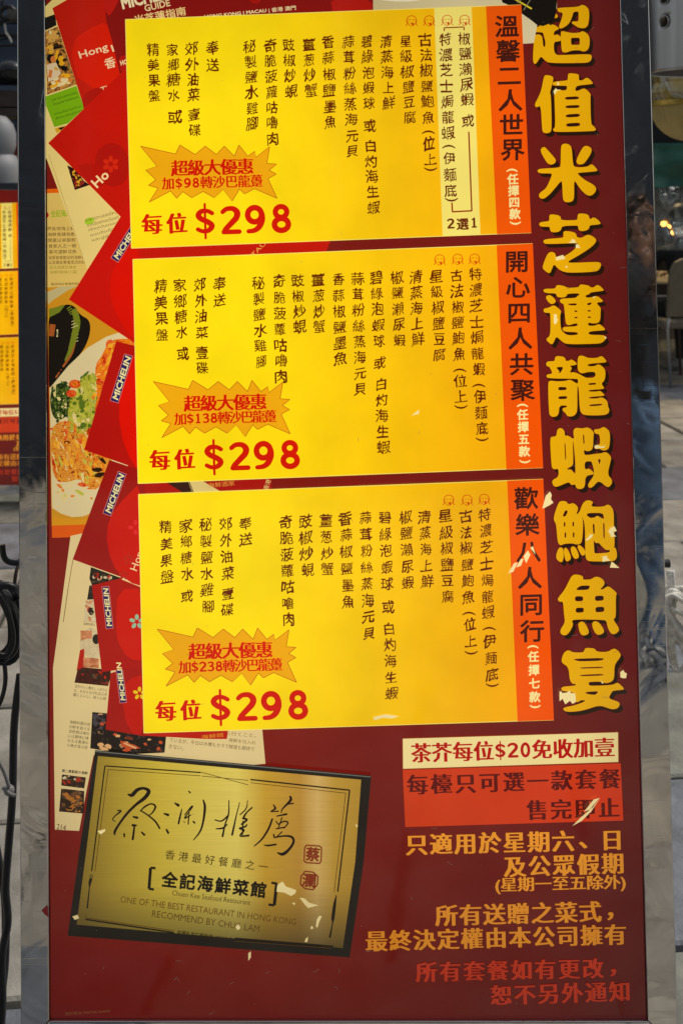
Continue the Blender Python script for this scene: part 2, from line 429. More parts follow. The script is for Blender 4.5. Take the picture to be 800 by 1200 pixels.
def ground():
    g = 60.0
    o = mesh('ground', [(-g, -g, -.022), (g, -g, -.022), (g, g, -.022), (-g, g, -.022)], [(0, 1, 2, 3)], JOINT)
    tag(o, kind='structure')
    def slab(seed, w, l):
        rnd = random.Random(seed); bm = bmesh.new()
        c = [(-w / 2, -l / 2), (w / 2, -l / 2), (w / 2, l / 2), (-w / 2, l / 2)]
        c = [(x + rnd.uniform(-.012, .012), y + rnd.uniform(-.012, .012)) for x, y in c]
        e = .006
        v = [bm.verts.new((x, y, -.03)) for x, y in c] + [bm.verts.new((x, y, -e)) for x, y in c] + [bm.verts.new((x * (1 - .02), y * (1 - .02), 0)) for x, y in c]
        for a in (0, 4):
            for k in range(4): bm.faces.new((v[a + k], v[a + (k + 1) % 4], v[a + 4 + (k + 1) % 4], v[a + 4 + k]))
        bm.faces.new(v[8:12]); me = bpy.data.meshes.new('paver'); bm.normal_update(); bm.to_mesh(me); bm.free(); return me
    protos = {}
    mats = [FLOOR_A, FLOOR_B, FLOOR_C, FLOOR_D]
    for mi, m in enumerate(mats):
        for s in range(2):
            me = slab(10 + s * 5 + mi, .885, .585); me.materials.append(m); protos[(mi, s)] = me
    rnd = random.Random(3); rot = R(7)
    for j in range(-7, 19):
        for i in range(-4, 5):
            u = (i + (.5 if j % 2 else 0)) * .9 + .2; v = j * .6
            x = u * math.cos(rot) - v * math.sin(rot); y = u * math.sin(rot) + v * math.cos(rot)
            mi = rnd.choice([0, 0, 0, 1, 1, 1, 2, 3])
            me = protos[(mi, rnd.randrange(2))]
            p = bpy.data.objects.new('paver', me); COL.objects.link(p); p.parent = o
            p.location = (x, y, rnd.uniform(-.0025, .0015)); p.rotation_euler = (0, 0, rot + rnd.choice([0, math.pi]))
ground()

# far backdrop of the covered dining area
DARK = surf('dark_canvas', (.012, .014, .018), .85, 0, .4, 3, .3, 8)
NAVY = surf('navy_added_wall', (.022, .030, .045), .8, 0, .25, 3, .3, 5)
def wall(name, a, b, z0, z1, th, mat, label, cat='wall', bays=0):
    a = Vector(a); b = Vector(b); d = b - a; l = d.length
    ro = empty(name, ((a.x + b.x) / 2, (a.y + b.y) / 2, z0), (0, 0, math.atan2(d.y, d.x)))
    n = max(1, bays)
    for k in range(n):
        bm = bmesh.new(); w = l / n
        box(bm, (-l / 2 + w * (k + .5), 0, (z1 - z0) / 2), (w - .03, th, z1 - z0)); bm_obj('panel', bm, mat, ro, bevel=.01)
    tag(ro, label, cat); return ro
wall('backdrop_wall', (-7, 15.5), (8, 15.5), 0, 4.2, .1, surf('dim_wall', (.05, .042, .034), .8, 0, .4, 2), 'dim brown wall at the far end of the covered eating area', 'wall', 8)
wall('added_dark_wall', (-6, -5.2), (6, -5.2), 0, 4.6, .05, NAVY, 'unseen dark navy wall added behind the camera for the steel rails to mirror', 'wall', 6)  # unseen, added so the steel rails mirror something dark instead of bright sky
def canopy(name, x0, x1, y0, y1, z, label):
    bm = bmesh.new(); n, m_ = 24, 24
    g = [[bm.verts.new((x0 + (x1 - x0) * i / n, y0 + (y1 - y0) * j / m_, z + .12 * math.sin(i * .8) * math.sin(j * .5) + .25 * math.sin(math.pi * i / n))) for j in range(m_ + 1)] for i in range(n + 1)]
    for i in range(n):
        for j in range(m_): bm.faces.new((g[i][j], g[i + 1][j], g[i + 1][j + 1], g[i][j + 1]))
    ro = empty(name, (0, 0, 0)); o = bm_obj('cloth', bm, DARK, ro, True)
    s = o.modifiers.new('thick', 'SOLIDIFY'); s.thickness = .01
    for x in (x0, x1):
        for y in (y0, y1):
            b2 = bmesh.new(); tube(b2, [(x, y, 0), (x, y, z + .02)], .04, 12); bm_obj('pole', b2, STEEL_B, ro, True)
    tag(ro, label, 'canopy'); return ro
canopy('canopy', -7, 7.5, 8.9, 15.2, 3.0, 'dark canvas canopy on steel poles over the eating area')

# ---------------------------------------------------------------- right: what shows past the frame
GOLD = surf('gold_foil', (.62, .42, .08), .3, .6, .3, 9, .5, 30)
GOLDP = surf('gold_paper', (.5, .38, .14), .5, .15, .25, 6, .2, 30, stretch=(1, 1, .2))
GREEN = surf('green_tarpaulin', (.022, .12, .085), .4, 0, .35, 4, .9, 7)
def plastic_mat(name='clear_plastic', a=.5):
    m, t, b = nodes(name)
    tc = N_(t, 'ShaderNodeTexCoord'); n = N_(t, 'ShaderNodeTexNoise', Scale=7.0, Detail=5.0, Distortion=2.0); t.links.new(tc.outputs['Object'], n.inputs['Vector'])
    bp = N_(t, 'ShaderNodeBump', Strength=1.0, Distance=.05); t.links.new(n.outputs[0], bp.inputs['Height'])
    gl = N_(t, 'ShaderNodeBsdfGlossy', Roughness=.12); gl.inputs['Color'].default_value = (.8, .85, .85, 1); t.links.new(bp.outputs[0], gl.inputs['Normal'])
    tr = N_(t, 'ShaderNodeBsdfTransparent'); tr.inputs['Color'].default_value = (.85, .88, .86, 1)
    mx = N_(t, 'ShaderNodeMixShader'); mr = N_(t, 'ShaderNodeMapRange'); mr.inputs['From Min'].default_value = .45; mr.inputs['From Max'].default_value = .75
    mr.inputs['To Min'].default_value = .15; mr.inputs['To Max'].default_value = a
    t.links.new(n.outputs[0], mr.inputs['Value']); t.links.new(mr.outputs[0], mx.inputs[0]); t.links.new(tr.outputs[0], mx.inputs[1]); t.links.new(gl.outputs[0], mx.inputs[2])
    t.links.new(mx.outputs[0], t.nodes['Material Output'].inputs[0]); return m
CLEAR = plastic_mat()

# drum lamp of stainless steel with round holes
def drum_lamp():
    c = at(819, 86, 3.0); r = .129; h = .36; n = 64
    ro = empty('hanging_drum', (c.x, c.y, 0))
    tag(ro, 'brushed steel drum with round holes hanging at top right beside the sign', 'hanging drum')
    holes = []
    for zz in (.13, .193, .26, .32):
        for k in range(5): holes.append((math.pi + .5 + k * 2 * math.pi / 5, zz))
    hr = .016
    bm = bmesh.new(); rows = 46
    grid = [[bm.verts.new((r * math.cos(2 * math.pi * k / n), r * math.sin(2 * math.pi * k / n), c.z + h * j / rows)) for k in range(n)] for j in range(rows + 1)]
    for j in range(rows):
        for k in range(n):
            a = 2 * math.pi * (k + .5) / n; z = h * (j + .5) / rows
            if any(math.hypot(((a - ha + math.pi) % (2 * math.pi) - math.pi) * r, z - hz) < hr for ha, hz in holes): continue
            bm.faces.new((grid[j][k], grid[j][(k + 1) % n], grid[j + 1][(k + 1) % n], grid[j + 1][k]))
    o = bm_obj('drum_wall', bm, STEEL_B, ro, True); s = o.modifiers.new('t', 'SOLIDIFY'); s.thickness = .003
    bm = bmesh.new()
    for ha, hz in holes:
        q = Matrix.Translation((r * math.cos(ha), r * math.sin(ha), c.z + hz)) @ Matrix.Rotation(ha, 4, 'Z')
        pts = [q @ Vector((.001, hr * 1.03 * math.cos(t), hr * 1.03 * math.sin(t))) for t in [2 * math.pi * i / 20 for i in range(21)]]
        tube(bm, pts, .0018, 6, False)
    bm_obj('hole_rim', bm, STEEL_B, ro, True)['kind'] = 'stuff'
    bm = bmesh.new(); lathe(bm, [(.09, 0), (.09, h - .02)], 32, (0, 0, c.z + .01)); bm_obj('inner_can', bm, GOLD, ro, True)
    bm = bmesh.new(); lathe(bm, [(.001, 0), (r - .002, 0), (r - .002, .012), (.001, .012)], 48, (0, 0, c.z + .004)); bm_obj('bottom_plate', bm, surf('dark_mesh', (.05, .045, .045), .6, .3, .7, 70), ro)
    bm = bmesh.new(); lathe(bm, [(.001, 0), (r, 0), (r, .006), (.001, .006)], 48, (0, 0, c.z + h)); bm_obj('top_plate', bm, STEEL_B, ro)
    bm = bmesh.new(); tube(bm, [(0, 0, c.z + h), (0, 0, 3.0)], .008); bm_obj('rod', bm, STEEL_B, ro)
    bm = bmesh.new(); box(bm, (0, 0, 3.03), (.2, .2, .06)); bm_obj('ceiling_mount', bm, STEEL_B, ro)
    return c
cd = drum_lamp()
# the beam it hangs from, carried by two posts far to the side
def gantry(y, x0, x1, z, label):
    ro = empty('beam_frame', (0, 0, 0)); tag(ro, label, 'frame')
    bm = bmesh.new(); box(bm, ((x0 + x1) / 2, y, z), (x1 - x0, .07, .07)); bm_obj('beam', bm, BLACKPL, ro)
    for x in (x0, x1):
        bm = bmesh.new(); box(bm, (x, y, z / 2 - .03), (.07, .07, z - .01)); bm_obj('post', bm, BLACKPL, ro)
gantry(cd.y, -2.6, 2.6, 3.1, 'black square-tube frame carrying the steel drum')
gantry(5.0, -2.9, 3.4, 2.95, 'black square-tube frame carrying the gold lantern')

def lantern():
    c = at(806, 122, 5.0)
    ro = empty('gold_lantern', (c.x, c.y, 0)); tag(ro, 'gold pleated lantern in crinkled film hanging below the steel drum', 'lantern')
    n = 72
    bm = bmesh.new()
    prof = [(.166 * math.cos(t), -.166 * math.sin(t)) for t in [R(a) for a in range(0, 88, 6)]]
    lathe(bm, prof + [(.01, -.166)], n, (0, 0, c.z), fn=lambda k: 1 + (.02 if k % 2 else -.02)); bm_obj('pleated_bowl', bm, GOLDP, ro)
    bm = bmesh.new(); lathe(bm, [(.162, -.01), (.175, -.01), (.175, .012), (.162, .012), (.162, -.01)], 48, (0, 0, c.z)); bm_obj('rim', bm, GOLD, ro)
    rn = random.Random(5); bm = bmesh.new()
    lathe(bm, [(.155, .012), (.165, .05), (.15, .09), (.16, .12), (.13, .15), (.02, .17)], 40, (0, 0, c.z), fn=lambda k: 1 + rn.uniform(-.03, .03)); o = bm_obj('wrapped_top', bm, GOLD, ro)
    bm = bmesh.new()
    lathe(bm, [(.168, .012), (.178, .05), (.162, .09), (.172, .12), (.14, .16), (.02, .185)], 40, (0, 0, c.z), fn=lambda k: 1 + rn.uniform(-.04, .04)); bm_obj('clear_film', bm, CLEAR, ro)
    bm = bmesh.new(); tube(bm, [(0, 0, c.z + .17), (0, 0, 2.92)], .005); bm_obj('cord', bm, BLACKPL, ro)
lantern()

# green tarpaulin and clear plastic sheet hanging on a rail
def drape(name, x0, x1, y, z0, z1, mat, label, cat, amp=.03, k=9, seed=1):
    rn = random.Random(seed); bm = bmesh.new(); n, m_ = 60, 16; ph = [rn.uniform(0, 6) for _ in range(6)]
    g = []
    for i in range(n + 1):
        row = []
        for j in range(m_ + 1):
            u, v = i / n, j / m_
            dy = amp * (math.sin(u * k * 6 + ph[0] + v * 3) + .5 * math.sin(u * k * 13 + ph[1] - v * 5) + .6 * math.sin(v * 9 + u * 7 + ph[2]))
            row.append(bm.verts.new((x0 + (x1 - x0) * u, y + dy, z0 + (z1 - z0) * v + .02 * math.sin(u * 17 + ph[3]) * (1 - v))))
        g.append(row)
    for i in range(n):
        for j in range(m_): bm.faces.new((g[i][j], g[i + 1][j], g[i + 1][j + 1], g[i][j + 1]))
    o = bm_obj(name, bm, mat, None, True)
    if mat is not CLEAR: s = o.modifiers.new('t', 'SOLIDIFY'); s.thickness = .004
    tag(o, label, cat); return o
YT = 6.9
drape('green_tarpaulin', 1.3, 4.6, YT, at(0, 216, YT).z, at(0, 168, YT).z, GREEN, 'dark green tarpaulin hanging in folds under the gold lantern', 'tarpaulin')
drape('plastic_sheet', 1.3, 4.6, YT + .07, at(0, 290, YT).z, at(0, 214, YT).z, CLEAR, 'clear crinkled plastic sheet hanging below the green tarpaulin', 'plastic sheet', .035, 11, 4)
ro = empty('awning_rail'); tag(ro, 'dark panel and rail that the green tarpaulin hangs from', 'rail')
bm = bmesh.new(); box(bm, (2.95, YT + .16, (at(0, 170, YT).z + 2.85) / 2), (3.5, .05, 2.85 - at(0, 170, YT).z)); bm_obj('dark_panel', bm, DARK, ro)
for x in (1.25, 4.65):
    bm = bmesh.new(); tube(bm, [(x, YT + .16, 0), (x, YT + .16, 2.85)], .03); bm_obj('post', bm, BLACKPL, ro)
# orange lamps seen through the plastic
m, t, b = nodes('warm_lamp'); b.inputs['Emission Color'].default_value = (1, .42, .06, 1); b.inputs['Emission Strength'].default_value = 6
WARM = m
for i, (px, py) in enumerate(((777, 262), (785, 264), (794, 258), (789, 272), (799, 268))):
    c = at(px, py, 13.5); ro = empty('pendant_lamp', (c.x, c.y, 0))
    bm = bmesh.new(); bmesh.ops.create_uvsphere(bm, u_segments=12, v_segments=8, radius=.035, matrix=Matrix.Translation((0, 0, c.z))); bm_obj('bulb', bm, WARM, ro, True)
    bm = bmesh.new(); tube(bm, [(0, 0, c.z + .03), (0, 0, 3.0)], .006); bm_obj('cord', bm, BLACKPL, ro)
    bm = bmesh.new(); lathe(bm, [(.02, .07), (.06, .03), (.062, .028), (.02, .072)], 16, (0, 0, c.z)); bm_obj('lamp_shade', bm, GOLD, ro, True)
    tag(ro, ['leftmost of the small orange lamps seen through the plastic', 'middle one of the small orange lamps seen through the plastic', 'highest of the small orange lamps seen through the plastic', 'lowest of the small orange lamps seen through the plastic', 'rightmost of the small orange lamps at the picture edge'][i], 'lamp', 'small orange lamps behind the plastic sheet')

pl_ = bpy.data.lights.new('pendant_glow', 'POINT'); pl_.energy = 45; pl_.color = (1, .72, .36); pl_.shadow_soft_size = .12
po = bpy.data.objects.new('pendant_glow', pl_); COL.objects.link(po); po.location = (2.6, 9.6, 2.15)
ro = empty('ceiling_lamp', (2.6, 9.6, 0)); tag(ro, 'warm hanging lamp above the two seated people', 'lamp')
bm = bmesh.new(); lathe(bm, [(.03, 2.42), (.16, 2.3), (.165, 2.29), (.04, 2.43)], 24); bm_obj('lamp_shade', bm, GOLD, ro, True)
bm = bmesh.new(); tube(bm, [(0, 0, 2.42), (0, 0, 3.05)], .006); bm_obj('cord', bm, BLACKPL, ro)
CHAIRF = surf('beige_vinyl', (.22, .19, .14), .55, 0, .12, 10, .1, 50)
def chair(x, y, rz, label):
    ro = empty('banquet_chair', (x, y, 0), (0, 0, rz)); tag(ro, label, 'chair')
    bm = bmesh.new(); box(bm, (0, 0, .455), (.42, .42, .06)); bm_obj('seat', bm, CHAIRF, ro, bevel=.02)
    bm = bmesh.new()       # rounded back, standing at the -y side
    pts = []; w = .2
    for a in range(0, 181, 12): pts.append((w * .0 + .15 * math.cos(R(a)) + (.05 if a < 90 else -.05 if a > 90 else 0), .92 + .11 * math.sin(R(a)) - .06))
    pts = [(.2, .52)] + [(.2, .8), (.19, .88), (.16, .94), (.11, .965), (0, .975), (-.11, .965), (-.16, .94), (-.19, .88), (-.2, .8)] + [(-.2, .52)]
    f = [bm.verts.new((px_, -.2 - (pz - .5) * .12, pz)) for px_, pz in pts]; g = [bm.verts.new((px_, -.25 - (pz - .5) * .12, pz)) for px_, pz in pts]
    bm.faces.new(f); bm.faces.new(g[::-1])
    for k in range(len(f)): bm.faces.new((f[k], g[k], g[(k + 1) % len(f)], f[(k + 1) % len(f)]))
    bm_obj('backrest', bm, CHAIRF, ro, bevel=.015)
    for sx_ in (-1, 1):
        bm = bmesh.new(); tube(bm, [(sx_ * .19, .18, .43), (sx_ * .2, .22, 0)], .012); bm_obj('leg', bm, STEEL_B, ro, True)
        bm = bmesh.new(); tube(bm, [(sx_ * .17, -.22, .6), (sx_ * .18, -.2, .43), (sx_ * .2, -.3, 0)], .012); bm_obj('leg', bm, STEEL_B, ro, True)
cx = at(806, 0, 8.4).x
chair(cx, 8.4 + .25, R(8), 'beige banquet chair with steel legs under the person in black')
chair(2.35, 10.1, R(190), 'beige banquet chair under the person in the green shirt')
def table(x, y, label):
    ro = empty('round_table', (x, y, 0)); tag(ro, label, 'table')
    bm = bmesh.new(); lathe(bm, [(.001, .735), (.6, .735), (.61, .745), (.6, .755), (.001, .755)], 40); bm_obj('tabletop', bm, surf('pale_top', (.4, .38, .3), .4), ro)
    for k in range(4):
        a = R(45 + 90 * k); bm = bmesh.new(); tube(bm, [(.4 * math.cos(a), .4 * math.sin(a), .735), (.45 * math.cos(a), .45 * math.sin(a), 0)], .014); bm_obj('leg', bm, STEEL_B, ro)
table(2.75, 9.35, 'round pale folding table between the two seated people')
ro = empty('stool', (at(776, 0, 8.9).x, 8.75, 0)); tag(ro, 'low wooden stool with cream top left of the beige chair', 'stool')
bm = bmesh.new(); box(bm, (0, 0, .44), (.3, .3, .04)); bm_obj('seat', bm, surf('cream_wood', (.42, .36, .25), .5), ro, bevel=.008)
for a in (-1, 1):
    for c in (-1, 1):
        bm = bmesh.new(); tube(bm, [(a * .11, c * .11, .42), (a * .14, c * .14, 0)], .014); bm_obj('leg', bm, surf('dark_wood', (.06, .04, .03), .5), ro)

# ---------------------------------------------------------------- people
SKIN = surf('skin', (.42, .25, .18), .5, 0, .08, 20); HAIR = surf('black_hair', (.012, .010, .009), .45, 0, .4, 60, .4, 90, stretch=(1, 1, .2))
JEANS = surf('blue_denim', (.09, .16, .28), .8, 0, .25, 8, .3, 90); BLACKCL = surf('black_cotton', (.010, .011, .014), .85, 0, .3, 9, .3, 20)
GREENSH = surf('pale_green_cotton', (.16, .2, .10), .85, 0, .15, 9); WHITEC = surf('white_rubber', (.5, .5, .48), .6)
def person(name, J, label, shirt, trousers, loc, rz, sleeve=.5, phone=False, lw=1.0):
    """J: joints; one skinned body; materials by region"""
    ro = empty(name, loc, (0, 0, rz)); tag(ro, label, 'person')
    V = []; E = []; Rr = []; reg = []
    def chain(pts, start=None):
        prev = start
        for p, r in pts:
            V.append(Vector(p)); Rr.append(r); i = len(V) - 1
            if prev is not None: E.append((prev, i))
            prev = i
        return prev
    chain([(J['pelvis'], (.15, .12))])
    ch = chain([(J['waist'], (.135, .105)), (J['chest'], (.165, .115)), (J['neckbase'], (.08, .08))], 0)
    nk = chain([(J['neck'], (.055, .055)), (J['head0'], (.07, .08)), (J['head'], (.082, .098)), (J['crown'], (.06, .075))], ch)
    for s in ('l', 'r'):
        chain([(J['hip' + s], (.095 * lw, .095 * lw)), (J['knee' + s], (.06 * lw, .06 * lw)), (J['ankle' + s], (.04 * lw, .04 * lw)), (J['heel' + s], (.042, .04)), (J['toe' + s], (.04, .028))], 0)
        chain([(J['sh' + s], (.06, .06)), (J['el' + s], (.042, .042)), (J['wr' + s], (.028, .028)), (J['pm' + s], (.038, .02))], 2)
    me = bpy.data.meshes.new('body'); me.from_pydata(V, E, [])
    o = link('body', me, None, None)
    sk = o.modifiers.new('skin', 'SKIN')
    for i, r in enumerate(Rr): me.skin_vertices[0].data[i].radius = r
    me.skin_vertices[0].data[0].use_root = True
    o.modifiers.new('s', 'SUBSURF').levels = 2; o.modifiers['s'].render_levels = 2
    bpy.context.view_layer.update()
    me2 = bpy.data.meshes.new_from_object(o.evaluated_get(bpy.context.evaluated_depsgraph_get()))
    bpy.data.objects.remove(o)
    for m_ in (shirt, trousers, SKIN, WHITEC): me2.materials.append(m_)
    def near(p, a, b):
        a, b = Vector(a), Vector(b); t = max(0, min(1, (p - a).dot(b - a) / (b - a).length_squared)); return (p - a - (b - a) * t).length, t
    segs = []
    for s in ('l', 'r'):
        segs += [(J['pelvis'], J['hip' + s], 'leg'), (J['hip' + s], J['knee' + s], 'leg'), (J['knee' + s], J['ankle' + s], 'leg'), (J['ankle' + s], J['heel' + s], 'foot'), (J['heel' + s], J['toe' + s], 'foot'),
                 (J['chest'], J['sh' + s], 'torso'), (J['sh' + s], J['el' + s], 'upper'), (J['el' + s], J['wr' + s], 'fore'), (J['wr' + s], J['pm' + s], 'hand')]
    segs += [(J['pelvis'], J['waist'], 'torso'), (J['waist'], J['chest'], 'torso'), (J['chest'], J['neckbase'], 'torso'), (J['neck'], J['crown'], 'head')]
    for p in me2.polygons:
        c = p.center; best = min(((near(c, a, b)[0], near(c, a, b)[1], k) for a, b, k in segs), key=lambda q: q[0])
        k = best[2]
        mi = {'leg': 1, 'foot': 3, 'torso': 0, 'hand': 2, 'head': 2}.get(k)
        if k == 'upper': mi = 0 if best[1] < sleeve * 2 else 2
        if k == 'fore': mi = 0 if sleeve > .6 else 2
        p.material_index = mi; p.use_smooth = True
    link('body', me2, None, ro)
    # fingers, five to a hand
    for s, sg in (('l', -1), ('r', 1)):
        w = Vector(J['wr' + s]); pm_ = Vector(J['pm' + s]); d = (pm_ - w).normalized()
        side = d.cross(Vector((0, 0, 1)));  side = side.normalized() if side.length > .1 else Vector((1, 0, 0)); up = side.cross(d).normalized()
        curl = -up if not phone else Vector((0, 1, 0)); 
        for k, (o_, ln) in enumerate(((-.027, .062), (-.009, .074), (.009, .07), (.027, .055))):
            b0 = pm_ + side * o_; bm = bmesh.new()
            tube(bm, [b0, b0 + d * ln * .5 + curl * .006, b0 + d * ln * .8 + curl * .02, b0 + d * ln + curl * .036], [.0095, .009, .008, .006], 8); bm_obj('finger', bm, SKIN, ro, True)
        b0 = w.lerp(pm_, .45) - side * .026 * sg; bm = bmesh.new(); tube(bm, [b0, b0 - side * .022 * sg + d * .02, b0 - side * .03 * sg + d * .045], [.012, .0105, .007], 8); bm_obj('thumb', bm, SKIN, ro, True)
    # face and hair
    hd = Vector(J['head']); cr_ = Vector(J['crown']); fw = Vector(J['face']).normalized(); up = (cr_ - Vector(J['head0'])).normalized(); sd = fw.cross(up).normalized()
    bm = bmesh.new(); bmesh.ops.create_icosphere(bm, subdivisions=3, radius=1)
    for v in bm.verts:
        p = v.co.copy(); q = sd * p.x * .086 + (-fw) * p.y * .108 + up * p.z * .115
        v.co = hd + up * .035 - fw * .012 + q
    bmesh.ops.delete(bm, geom=[v for v in bm.verts if ((v.co - hd).dot(fw) > .035 and (v.co - hd).dot(up) < .075) or (v.co - hd).dot(up) < -.055], context='VERTS')
    bm_obj('hair', bm, HAIR, ro, True)
    bm = bmesh.new(); c = hd + fw * .088; tube(bm, [c + up * .03, c + fw * .016 - up * .008, c - up * .014], [.007, .012, .006], 8); bm_obj('nose', bm, SKIN, ro, True)
    for s in (-1, 1):
        bm = bmesh.new(); bmesh.ops.create_uvsphere(bm, u_segments=10, v_segments=8, radius=.010, matrix=Matrix.Translation(hd + fw * .08 + up * .022 + sd * .031 * s)); bm_obj('eye', bm, HAIR, ro, True)
        bm = bmesh.new(); bmesh.ops.create_uvsphere(bm, u_segments=10, v_segments=8, radius=.02, matrix=Matrix.Translation(hd + sd * .086 * s) @ Matrix.Diagonal((.5, 1, 1.4, 1))); bm_obj('ear', bm, SKIN, ro, True)
    bm = bmesh.new(); tube(bm, [hd + fw * .083 - up * .042 - sd * .022, hd + fw * .09 - up * .044, hd + fw * .083 - up * .042 + sd * .022], .004, 6); bm_obj('mouth', bm, surf('lips', (.3, .1, .08), .5), ro, True)
    return ro
def seated(lean=.1, face=(0, 1, 0), arms=.0):
    y = lean
    return dict(pelvis=(0, 0, .56), waist=(0, .02 + y * .3, .72), chest=(0, y * .8, .92), neckbase=(0, y, 1.06), neck=(0, y + .02, 1.12), head0=(0, y + .05, 1.17), head=(0, y + .06, 1.23), crown=(0, y + .05, 1.31), face=face,
                hipl=(-.1, .06, .54), kneel=(-.13, .46, .5), anklel=(-.13, .44, .1), heell=(-.13, .42, .05), toel=(-.13, .58, .03),
                hipr=(.1, .06, .54), kneer=(.13, .46, .5), ankler=(.13, .44, .1), heelr=(.13, .42, .05), toer=(.13, .58, .03),
                shl=(-.19, y * .9, 1.0), ell=(-.25, y + .12, .8), wrl=(-.12, y + .36, .8), pml=(-.07, y + .42, .8),
                shr=(.19, y * .9, 1.0), elr=(.25, y + .12, .8), wrr=(.12, y + .36, .8), pmr=(.07, y + .42, .8))
person('person', seated(.12, (0, 1, 0)), 'person in black clothes seen from behind on the beige chair', BLACKCL, BLACKCL, (cx + .08, 8.62, 0), R(8), 1.0)
person('person', seated(.16, (0, 1, -.2)), 'person in a pale green shirt bending over the far side of the table', GREENSH, BLACKCL, (2.35, 10.1, -.02), R(190), .5)
# the one whose black shirt and jeans show in the steel frame
H = dict(pelvis=(0, 0, .95), waist=(0, .01, 1.1), chest=(0, .01, 1.33), neckbase=(0, 0, 1.48), neck=(0, .01, 1.54), head0=(0, .03, 1.6), head=(0, .04, 1.65), crown=(0, .02, 1.74), face=(0, 1, -.2),
         hipl=(-.1, 0, .9), kneel=(-.13, .03, .49), anklel=(-.15, -.01, .09), heell=(-.15, -.03, .05), toel=(-.17, .16, .032),
         hipr=(.1, 0, .9), kneer=(.13, .03, .49), ankler=(.15, -.01, .09), heelr=(.15, -.03, .05), toer=(.17, .16, .032),
         shl=(-.19, .01, 1.42), ell=(-.27, .2, 1.3), wrl=(-.12, .33, 1.49), pml=(-.075, .37, 1.56),
         shr=(.19, .01, 1.42), elr=(.27, .2, 1.3), wrr=(.12, .33, 1.49), pmr=(.075, .37, 1.56))
pr = person('person', H, 'person in black shirt and blue jeans holding up a phone, mirrored in the steel rail', BLACKCL, JEANS, (1.03, -1.0, 0), R(8), .5, True, 1.35)
ph = empty('phone', pr.matrix_basis @ Vector((0, .4, 1.6)), (R(-12), 0, R(8))); tag(ph, 'black phone held up by the person mirrored in the rail', 'phone')
bm = bmesh.new(); box(bm, (0, 0, 0), (.075, .009, .155)); bm_obj('case', bm, BLACKPL, ph, bevel=.004)
bm = bmesh.new(); box(bm, (-.018, .007, .052), (.03, .006, .035)); bm_obj('camera_bump', bm, surf('lens', (.3, .2, .08), .1, .8), ph, bevel=.002)

# ================================================================== THE SIGN
sign = empty('lightbox_sign', R0, (-TH, 0, 0))
tag(sign, 'large backlit restaurant menu sign in a polished steel frame filling the picture', 'sign')

def rail(name, pts, h0=.007, h1=-.11, label=None):
    """a length of the steel frame: outline given at its front face"""
    f = [Vector(P(x, y, h0)) for x, y in pts]; b = [Vector((v.x, -h1, v.z)) for v in f]
    bm = bmesh.new(); fv = [bm.verts.new(v) for v in f]; bv = [bm.verts.new(v) for v in b]
    bm.faces.new(fv); bm.faces.new(bv[::-1])
    for k in range(len(fv)): bm.faces.new((fv[k], bv[k], bv[(k + 1) % len(fv)], fv[(k + 1) % len(fv)]))
    bmesh.ops.recalc_face_normals(bm, faces=bm.faces)
    return bm_obj(name, bm, STEEL, sign, bevel=.0016)
rail('frame_rail', [(19.9, -75), (24.6, 1233), (57.8, 1196), (52.4, -44)])
rail('frame_rail', [(726 - 1.2, -44), (758.6, 1196), (794.5, 1233), (757.8, -75)])
rail('frame_rail', [(25.2, 1234), (793.9, 1234), (758.3, 1197), (58.3, 1197)])
rail('frame_rail', [(20.5, -76), (757.3, -76), (724.8, -45), (52.9, -45)])
# box behind the print, feet
bl = P(30, 1228, 0); tr = P(750, -70, 0)
bm = bmesh.new(); box(bm, ((bl[0] + tr[0]) / 2, .062, (bl[2] + tr[2]) / 2), (tr[0] - bl[0], .09, tr[2] - bl[2])); bm_obj('lamp_housing', bm, BLACKPL, sign)
def legs(par, z0):
    for s in (-.42, .43):
        for y in (.02, .09):
            bm = bmesh.new(); box(bm, (s, y, (bl[2] + z0) / 2), (.035, .03, bl[2] - z0 + .02)); bm_obj('leg', bm, STEEL, par, bevel=.002)
        bm = bmesh.new(); box(bm, (s, .05 , z0 + .02), (.04, .5, .03)); bm_obj('foot', bm, STEEL, par, bevel=.003)
legs(sign, .0)

# ---- print: ground colour
MAROON = (112, 26, 20)
fl = Flat(0); fl.poly([(50, -46), (730, -46), (763, 1200), (56, 1200)])
# triangulated ground sheet
base = fl.done('print_sheet', pm((128, 26, 16), (104, 28, 24), -.1, .42, .07), sign)

